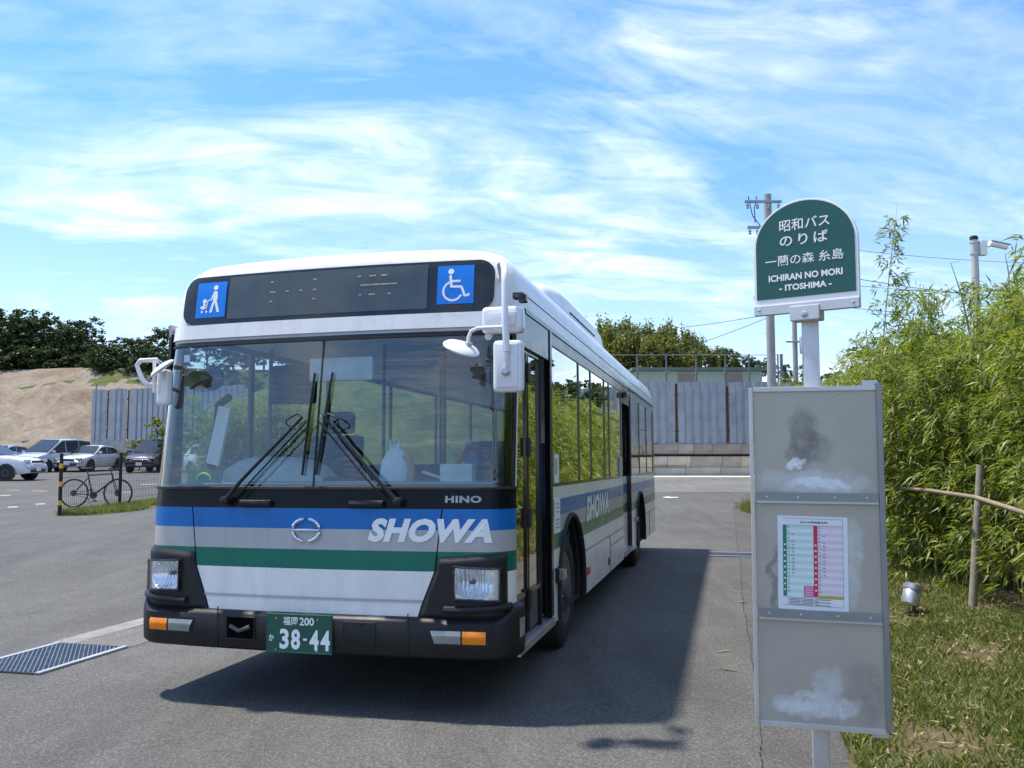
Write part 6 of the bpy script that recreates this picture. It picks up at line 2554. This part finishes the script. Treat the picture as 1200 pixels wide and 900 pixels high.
    for s in (-1, 1):
        mb = MB()
        mb.box((xn - 0.16, s * hw * 0.66, zn - 0.05), (0.22, hw * 0.40, 0.13), CL, Matrix.Rotation(-s * 0.32, 3, 'Z'))
        mb.build('headlight', root, bevel=0.03)
        mb = MB()
        mb.box((-L / 2 + 0.10, s * hw * 0.72, 0.86), (0.16, hw * 0.28, 0.22), M['red'])
        mb.build('tail_light', root, bevel=0.03)
        mb = MB()
        mb.box((prof[-1][0] - 0.32, s * (hw + 0.09), prof[-1][1] + 0.10), (0.12, 0.18, 0.13), paint_m)
        mb.build('mirror', root, bevel=0.03, smooth=True)
    mb = MB()
    mb.box((xn - 0.035, 0, zn - 0.08), (0.06, hw * 0.95, 0.10), M['chrome'] if kind == 'minivan' else CT)
    mb.build('grille', root, bevel=0.02)
    mb = MB()
    mb.box((xn - 0.03, 0, 0.40), (0.08, hw * 1.35, 0.14), CT)
    mb.build('lower_grille', root, bevel=0.03)
    mb = MB()
    mb.box((xn + 0.02, 0, 0.47), (0.02, 0.33, 0.165), CPL)
    mb.build('number_plate', root)
    for x in wb:
        for s in (-1, 1):
            Tm = Matrix.Translation((x, s * (hw - 0.10), 0.33)) @ Matrix.Rotation(-s * math.pi / 2, 4, 'X')
            mb = MB()
            mb.lathe([(0.39, 0.112), (0.385, 0.106), (0.0, 0.105)], 24, CT, Tm)
            mb.build('wheel_arch', root)
            mb = MB()
            mb.lathe([(0.0, -0.1), (0.30, -0.1), (0.33, -0.06), (0.33, 0.09), (0.30, 0.125), (0.22, 0.13)], 24, M['rubber'], Tm)
            wl = mb.build('wheel', root, smooth=True)
            mb = MB()
            mb.lathe([(0.225, 0.128), (0.20, 0.115), (0.07, 0.10), (0.05, 0.125), (0, 0.125)], 20, CT if kind == 'suv' else M['wheel'], Tm)
            for k in range(10):
                t = 2 * math.pi * k / 10
                mb.box(Tm @ Vector((0.13 * math.cos(t), 0.13 * math.sin(t), 0.122)), (0.02, 0.02, 0.02), M['alu'])
            mb.build('rim', wl, smooth=True)
    return root


def park(px, py, D, dx=0.0):
    p = at(px, py, D)
    return (p.x + dx, D, hground(p.x, D))


down = -math.pi / 2
WHT, SLV, PUR, BLK = (0.70, 0.71, 0.73), (0.46, 0.49, 0.53), (0.035, 0.018, 0.032), (0.02, 0.02, 0.025)
car('white sedan parked nose forward behind the bicycle', WHT, 'sedan', park(107, 540, 48.5), down - 0.10)
car('silver minivan parked left of the white sedan', SLV, 'minivan', park(63, 540, 47.5), down - 0.22)
car('white sports utility car cut by the left edge of the picture', WHT, 'suv', park(0, 545, 36.0, -0.6), 0.02)
car('black car partly hidden behind the silver minivan', BLK, 'minivan', park(25, 530, 62), down - 0.3)
car('dark purple minivan parked nearest the left side of the bus', PUR, 'minivan', park(182, 540, 47.5), down + 0.05)
car('white car seen through the windscreen of the bus', WHT, 'suv', park(262, 540, 40), down + 0.9)
car('grey car at the far left behind the white sports utility car', SLV, 'sedan', park(4, 535, 58), down - 0.2)

# ------------------------------------------------------------------ flood light on the verge
pf = ground_at(1072, 733)
fl = empty('flood_light', (pf.x, pf.y, vh(1.9, 3.6) - 0.02), 0, 'small silver spot light standing in the grass by the sign', 'spot light')
fl.location.z = hground(pf.x, pf.y) + 0.085
mb = MB()
mb.box((0, 0, 0.02), (0.16, 0.10, 0.04), M['wheel'])
mb.tube([(0, 0, 0.03), (0.0, 0, 0.10)], 0.020, 8, M['wheel'])
mb.build('base', fl, bevel=0.008)
FLM = plain('lamp_silver', (0.55, 0.56, 0.58), 0.30, 0.7, 0.06)
Tm = Matrix.Translation((-0.03, -0.02, 0.20)) @ Matrix.Rotation(0.30, 4, 'Y') @ Matrix.Rotation(-0.2, 4, 'X')
mb = MB()
mb.lathe([(0.0, -0.10), (0.065, -0.10), (0.078, -0.085), (0.078, 0.035), (0.074, 0.04)], 28, FLM, Tm)
hh = mb.build('lamp_head', fl, smooth=True)
mb = MB()
mb.lathe([(0.074, 0.04), (0.084, 0.045), (0.084, 0.09), (0.070, 0.097), (0.0, 0.097)], 28, FLM, Tm)
mb.build('lamp_ring', hh, smooth=True)
mb = MB()
mb.tube([(0.0, 0, 0.09), (0.06, 0.03, 0.13), (0.065, 0.03, 0.19)], 0.012, 8, M['wheel'])
mb.build('bracket', fl, smooth=True)
# ------------------------------------------------------------------ bamboo hedge
LEAF_HEDGE = leafy('hedge_bamboo_leaf', [(0.045, 0.075, 0.012), (0.115, 0.165, 0.028), (0.205, 0.255, 0.050), (0.330, 0.310, 0.100)], 0.45, 0.38, 0.9)
CULM = plain('bamboo_culm', (0.19, 0.20, 0.05), 0.5, var=0.3, scale=3)


def bamboo_leaves(seed, tips, per, ll, lw, mat, name='leaves'):
    """fans of drooping lance-shaped leaves at the twig tips (tip position, outward direction)"""
    rng = np.random.default_rng(seed)
    P = np.repeat(np.array([t[0] for t in tips]), per, axis=0)
    O = np.repeat(np.array([t[1] for t in tips]), per, axis=0)
    n = len(P)
    d = O + rng.normal(size=(n, 3)) * 0.62
    d[:, 2] -= 0.25
    d /= np.linalg.norm(d, axis=1, keepdims=True)
    up = np.tile(np.array([0, 0, 1.0]), (n, 1)) + rng.normal(size=(n, 3)) * 0.45
    s = np.cross(d, up)
    s /= np.linalg.norm(s, axis=1, keepdims=True) + 1e-9
    L = ll * (0.55 + 0.75 * rng.random(n))[:, None]
    W = lw * (0.75 + 0.5 * rng.random(n))[:, None]
    P = P + rng.normal(size=(n, 3)) * 0.03
    mid = P + d * L * 0.42
    tip = P + d * L + np.array([0, 0, -1.0]) * L * (0.10 + 0.25 * rng.random(n))[:, None]
    V = np.stack([P, mid + s * W / 2, tip, mid - s * W / 2], axis=1).reshape(-1, 3)
    return np_mesh(name, V, np.arange(4 * n).reshape(-1, 4), mat)


def bamboo_proto(seed, h, r, nculm, ntips, per, ll=0.15, lw=0.021, low=0.07):
    rg = random.Random(seed)
    root = empty('bamboo_clump', (0, 0, 0))
    mbc = MB()
    tips = []
    for c in range(nculm):
        a = rg.uniform(0, 6.283)
        b = Vector((r * 0.45 * rg.random() * math.cos(a), r * 0.45 * rg.random() * math.sin(a), -0.05))
        lean = Vector((math.cos(a), math.sin(a), 0)) * r * rg.uniform(0.2, 0.8)
        hh = h * rg.uniform(0.72, 1.05)
        pts = [b + Vector((lean.x * f**2, lean.y * f**2, hh * (f - 0.08 * f**3))) for f in (0, 0.25, 0.5, 0.75, 1.0)]
        mbc.tube(pts, [0.012, 0.011, 0.009, 0.006, 0.002], 5, CULM)
        for k in range(ntips // nculm):
            f = low + (1 - low) * rg.random() ** 0.8
            i = min(3, int(f * 4))
            p = pts[i].lerp(pts[i + 1], f * 4 - i)
            aa = rg.uniform(0, 6.283)
            l = r * rg.uniform(0.15, 0.85) * (1.15 - 0.75 * f)
            o = Vector((math.cos(aa), math.sin(aa), rg.uniform(-0.2, 0.45)))
            q = p + o * l
            if q.z < 0.06:
                continue
            if k % 3 == 0:
                mbc.tube([p, p + o * l * 0.5 + Vector((0, 0, 0.05)), q], 0.0025, 3, CULM, cap=False)
            tips.append((tuple(q), tuple(o)))
    mbc.build('culms', root, smooth=True)
    root.children[0]['kind'] = 'stuff'
    lv = bamboo_leaves(seed, tips, per, ll, lw, LEAF_HEDGE)
    lv['kind'] = 'stuff'
    lv.parent = root
    return root


protos = [bamboo_proto(100 + k, 2.85, 0.85, 9, 780, 9, 0.135, 0.019) for k in range(6)]
used_b = set()


def put_bamboo(k, e, t, s, label, group, sz=1.0):
    p = protos[k % len(protos)]
    if p.name in used_b:
        p = copy_tree(p)
    else:
        used_b.add(p.name)
    g = off_road(e, t)
    p.location = (g.x, g.y, vh(e, t))
    p.rotation_euler = (0, 0, random.uniform(0, 6.283))
    p.scale = (s, s, s * sz)
    return tag(p, label, 'bamboo', group)


k = 0
t = -1.6
while t < 29.0:
    put_bamboo(k, 2.98 - 0.75 * sstep(4.0, 9.0, t) + 0.22 * math.sin(k * 1.9), t, 1.04 + 0.10 * math.sin(k * 2.7), 'leafy bamboo clump in the front of the hedge beside the verge', 'bamboo along the front of the hedge', 1.09 + 0.09 * math.sin(k * 4.1))
    k += 1
    t += 0.68 if t < 20 else 1.1
t = 0.5
while t < 20.5:
    put_bamboo(k, 3.90 - 0.6 * sstep(4.0, 9.0, t) + 0.2 * math.sin(k * 1.3), t, 1.15, 'tall bamboo clump in the back of the hedge', 'bamboo along the back of the hedge', 1.16 + 0.10 * math.sin(k * 3.3))
    k += 1
    t += 1.05

for k2, px in enumerate((250, 268, 286, 304, 322, 340, 360)):
    D_ = 31.0 + (k2 % 3) * 1.2
    p_ = at(px, 560, D_)
    c_ = copy_tree(protos[k2 % 6])
    c_.location = (p_.x, D_, hground(p_.x, D_))
    c_.rotation_euler = (0, 0, k2 * 1.3)
    c_.scale = (1.3, 1.3, 1.25)
    tag(c_, 'leafy bamboo clump seen through the windscreen of the bus', 'bamboo', 'bamboo beyond the car park fence')

# tall lone shoots rising above the hedge
def shoot(label, base, top, seed, ntip, r0, lo=0.35):
    rg = random.Random(seed)
    root = empty('bamboo_shoot', tuple(base), 0, label, 'bamboo')
    top = Vector(top) - Vector(base)
    mb = MB()
    pts = [Vector((top.x * f**1.6, top.y * f**1.6, top.z * f)) for f in np.linspace(0, 1, 9)]
    mb.tube(pts, [0.016 * (1 - 0.9 * i / 8) for i in range(9)], 5, CULM)
    tips = []
    for k in range(ntip):
        f = lo + (0.97 - lo) * (k / ntip)
        i = min(7, int(f * 8))
        p = pts[i].lerp(pts[i + 1], f * 8 - i)
        for j in range(3):
            a = rg.uniform(0, 6.283)
            o = Vector((math.cos(a), math.sin(a), rg.uniform(-0.1, 0.5)))
            q = p + o * r0 * rg.uniform(0.2, 1.0) * (1.15 - f * 0.8)
            mb.tube([p, q], 0.003, 3, CULM, cap=False)
            tips.append((tuple(q), tuple(o)))
    mb.build('culm', root, smooth=True)
    lv = bamboo_leaves(seed, tips, 14, 0.12, 0.022, LEAF_HEDGE)
    lv['kind'] = 'stuff'
    lv.parent = root


b = at(1026, 500, 11.0); tp = at(1052, 238, 11.0)
shoot('tall tufted bamboo shoot standing up just right of the round-topped sign', (b.x, 11.0, 1.0), tp, 5, 16, 0.32, 0.45)
b = at(1140, 450, 9.5); tp = at(1147, 316, 9.5)
shoot('bamboo shoot in front of the security camera pole', (b.x, 9.5, 1.2), tp, 6, 14, 0.30, 0.2)
b = at(1195, 450, 8.5); tp = at(1190, 318, 8.5)
shoot('bamboo shoot at the right edge of the picture', (b.x, 8.5, 1.2), tp, 7, 14, 0.30, 0.2)
b = at(1085, 450, 10.0); tp = at(1082, 335, 10.0)
shoot('bamboo shoot above the middle of the hedge', (b.x, 10.0, 1.2), tp, 8, 14, 0.30, 0.2)
for (p0, p1, D, lab) in (((1136, 390), (1114, 308), 9.6, 'bare twig sticking up above the hedge by the camera pole'), ((1182, 350), (1178, 298), 9.0, 'bare twig sticking up at the right end of the hedge')):
    mb = MB()
    a, c = at(*p0, D), at(*p1, D)
    mb.tube([a, (a + c) / 2 + Vector((0.02, 0, 0.03)), c], [0.012, 0.008, 0.003], 5, M['wood'])
    mb.tube([c, c + Vector((0.10, 0, 0.02))], 0.003, 4, M['wood'])
    tag(mb.build('bare_twig', smooth=True), lab, 'twig')

# cane rail and stake holding the hedge back
mb = MB()
mb.tube([at(1028, 570, 12.1), at(1090, 575, 9.4), at(1143, 583, 7.55), at(1200, 601, 6.2), at(1262, 622, 5.4)], [0.024, 0.022, 0.022, 0.020, 0.020], 10, M['cane'])
tag(mb.build('cane_rail', smooth=True), 'long dry bamboo cane tied along the front of the hedge', 'rail')
ps = ground_at(1138, 728)
tp = at(1149, 545, ps.y + 0.05)
mb = MB()
mb.tube([(ps.x, ps.y, ps.z - 0.1), tuple((ps + tp) / 2), tuple(tp)], [0.040, 0.036, 0.034], 10, M['wood'])
tag(mb.build('wooden_stake', smooth=True), 'grey wooden stake holding the cane rail in front of the hedge', 'stake')

# ------------------------------------------------------------------ grass, litter
GRASS = leafy('grass_blade', [(0.050, 0.080, 0.018), (0.095, 0.140, 0.032), (0.175, 0.195, 0.060), (0.33, 0.28, 0.14)], 0.6, 0.3, 1.2)
DRY = leafy('dry_leaf', [(0.13, 0.08, 0.04), (0.24, 0.17, 0.09), (0.36, 0.28, 0.16), (0.20, 0.12, 0.06)], 0.8, 0.1, 2.0)


def blades(n, e_rng, t_rng, hgt, name, label, seed, dens=None):
    rng = np.random.default_rng(seed)
    k = n // 12
    te = e_rng[0] + (e_rng[1] - e_rng[0]) * rng.random(k)
    tt_ = t_rng[0] + (t_rng[1] - t_rng[0]) * rng.random(k) ** 1.35
    E_ = np.repeat(te, 12) + rng.normal(size=k * 12) * 0.035
    T_ = np.repeat(tt_, 12) + rng.normal(size=k * 12) * 0.035
    keep = (np.sin(E_ * 5.1 + 1.3 * T_) + np.sin(T_ * 3.7 - E_ * 2.2) + rng.normal(size=len(E_)) * 0.8 > -0.85) & (E_ > e_rng[0] - 0.03)
    E_, T_ = E_[keep], T_[keep]
    m = len(E_)
    X = 1.33 + E_ * LV.y + T_ * LV.x
    Y = 4.65 - E_ * LV.x + T_ * LV.y
    Z = np.array([vh(e, t) for e, t in zip(E_, T_)]) - 0.005
    B = np.stack([X, Y, Z], 1)
    a = rng.random(m) * 6.283
    H = hgt * (0.4 + 0.9 * rng.random(m))
    lean = rng.normal(size=(m, 2)) * 0.55
    tip = B + np.stack([lean[:, 0] * H, lean[:, 1] * H, H], 1)
    w = 0.0035 + 0.003 * rng.random(m)
    s = np.stack([np.cos(a) * w, np.sin(a) * w, np.zeros(m)], 1)
    midp = B + (tip - B) * 0.55 + np.array([0, 0, 1]) * (H * 0.10)[:, None]
    V = np.stack([B - s, B + s, midp + s * 0.8, tip, midp - s * 0.8], 1).reshape(-1, 3)
    o = np_mesh(name, V, np.arange(5 * m).reshape(-1, 5), GRASS)
    return tag(o, label, 'grass', kind='stuff')


blades(80000, (0.46, 2.5), (-2.0, 6.0), 0.060, 'grass', 'patchy green and straw grass on the verge by the sign', 3)
blades(26000, (0.46, 2.6), (6.0, 17.5), 0.10, 'grass', 'grass along the far part of the verge below the hedge', 4)
rng = np.random.default_rng(9)
n = 2800
E_ = 0.5 + 2.2 * rng.random(n)
T_ = -2.0 + 12 * rng.random(n)
C = np.stack([1.33 + E_ * LV.y + T_ * LV.x, 4.65 - E_ * LV.x + T_ * LV.y, [vh(e, t) + 0.025 for e, t in zip(E_, T_)]], 1)
d = rng.normal(size=(n, 3)); d[:, 2] *= 0.22
d /= np.linalg.norm(d, axis=1, keepdims=True)
s = np.cross(d, np.array([0, 0, 1.0]) + rng.normal(size=(n, 3)) * 0.3)
s /= np.linalg.norm(s, axis=1, keepdims=True)
L = (0.035 + 0.09 * rng.random(n) ** 2)[:, None]
W = (0.004 + 0.006 * rng.random(n))[:, None]
V = np.stack([C - d * L / 2, C + s * W, C + d * L / 2 + [0, 0, 0.01], C - s * W], 1).reshape(-1, 3)
tag(np_mesh('leaf_litter', V, np.arange(4 * n).reshape(-1, 4), DRY), 'dry fallen bamboo leaves scattered over the verge', 'leaf litter', kind='stuff')
# a few larger leaves and flakes on the drive itself
for k, (px, py) in enumerate(((868, 706), (848, 764), (872, 707), (853, 786), (863, 690), (872, 640))):
    g = ground_at(px, py)
    mb = MB()
    a = random.uniform(0, 3.1)
    l, w = random.uniform(0.05, 0.10), 0.012
    c, s_ = math.cos(a), math.sin(a)
    mb.add([(g.x - c * l, g.y - s_ * l, g.z + 0.006), (g.x - s_ * w, g.y + c * w, g.z + 0.014), (g.x + c * l, g.y + s_ * l, g.z + 0.008), (g.x + s_ * w, g.y - c * w, g.z + 0.010)], [(0, 1, 2, 3)], M['cane'])
    tag(mb.build('fallen_leaf'), 'dry curled leaf lying on the tarmac right of the bus', 'leaf', 'dry leaves on the drive')


def grass_patch(name, label, pts_fn, n, hgt, seed):
    rng = np.random.default_rng(seed)
    X, Y = pts_fn(rng, n)
    Z = np.array([hground(x, y) for x, y in zip(X, Y)])
    B = np.stack([X, Y, Z], 1)
    m = len(X)
    H = hgt * (0.4 + 0.9 * rng.random(m))
    tip = B + np.stack([rng.normal(size=m) * 0.5 * H, rng.normal(size=m) * 0.5 * H, H], 1)
    a = rng.random(m) * 6.283
    w = 0.008 + 0.006 * rng.random(m)
    s = np.stack([np.cos(a) * w, np.sin(a) * w, 0 * a], 1)
    V = np.stack([B - s, B + s, tip], 1).reshape(-1, 3)
    o = np_mesh(name, V, np.arange(3 * m).reshape(-1, 3), GRASS)
    return tag(o, label, 'grass', kind='stuff')


def fence_grass(rng, n):
    t = rng.random(n) ** 1.3
    Y = 18.3 + 12 * t
    X = -9.62 + (Y - 18.2) * 0.083 + (rng.random(n) ** 1.5) * (0.85 + 0.25 * np.sin(Y * 2)) - 0.10
    return X, Y


sheet('grass_strip_soil', [[(-9.75 + (y - 18.2) * 0.083, y), (-9.2 + (y - 18.2) * 0.083, y), (-8.75 + (y - 18.2) * 0.083 + 0.12 * math.sin(y * 3), y)] for y in np.arange(18.2, 31, 0.5)], M['soil'], 0.006)
grass_patch('grass', 'strip of grass along the foot of the wire mesh fence', fence_grass, 17000, 0.13, 21)
grass_patch('grass', 'tuft of weeds at the far edge of the drive beside the sign', lambda r, n: (off_road(0.55, 19).x + r.normal(size=n) * 0.10, off_road(0.55, 19).y + r.normal(size=n) * 0.5), 1400, 0.30, 22)
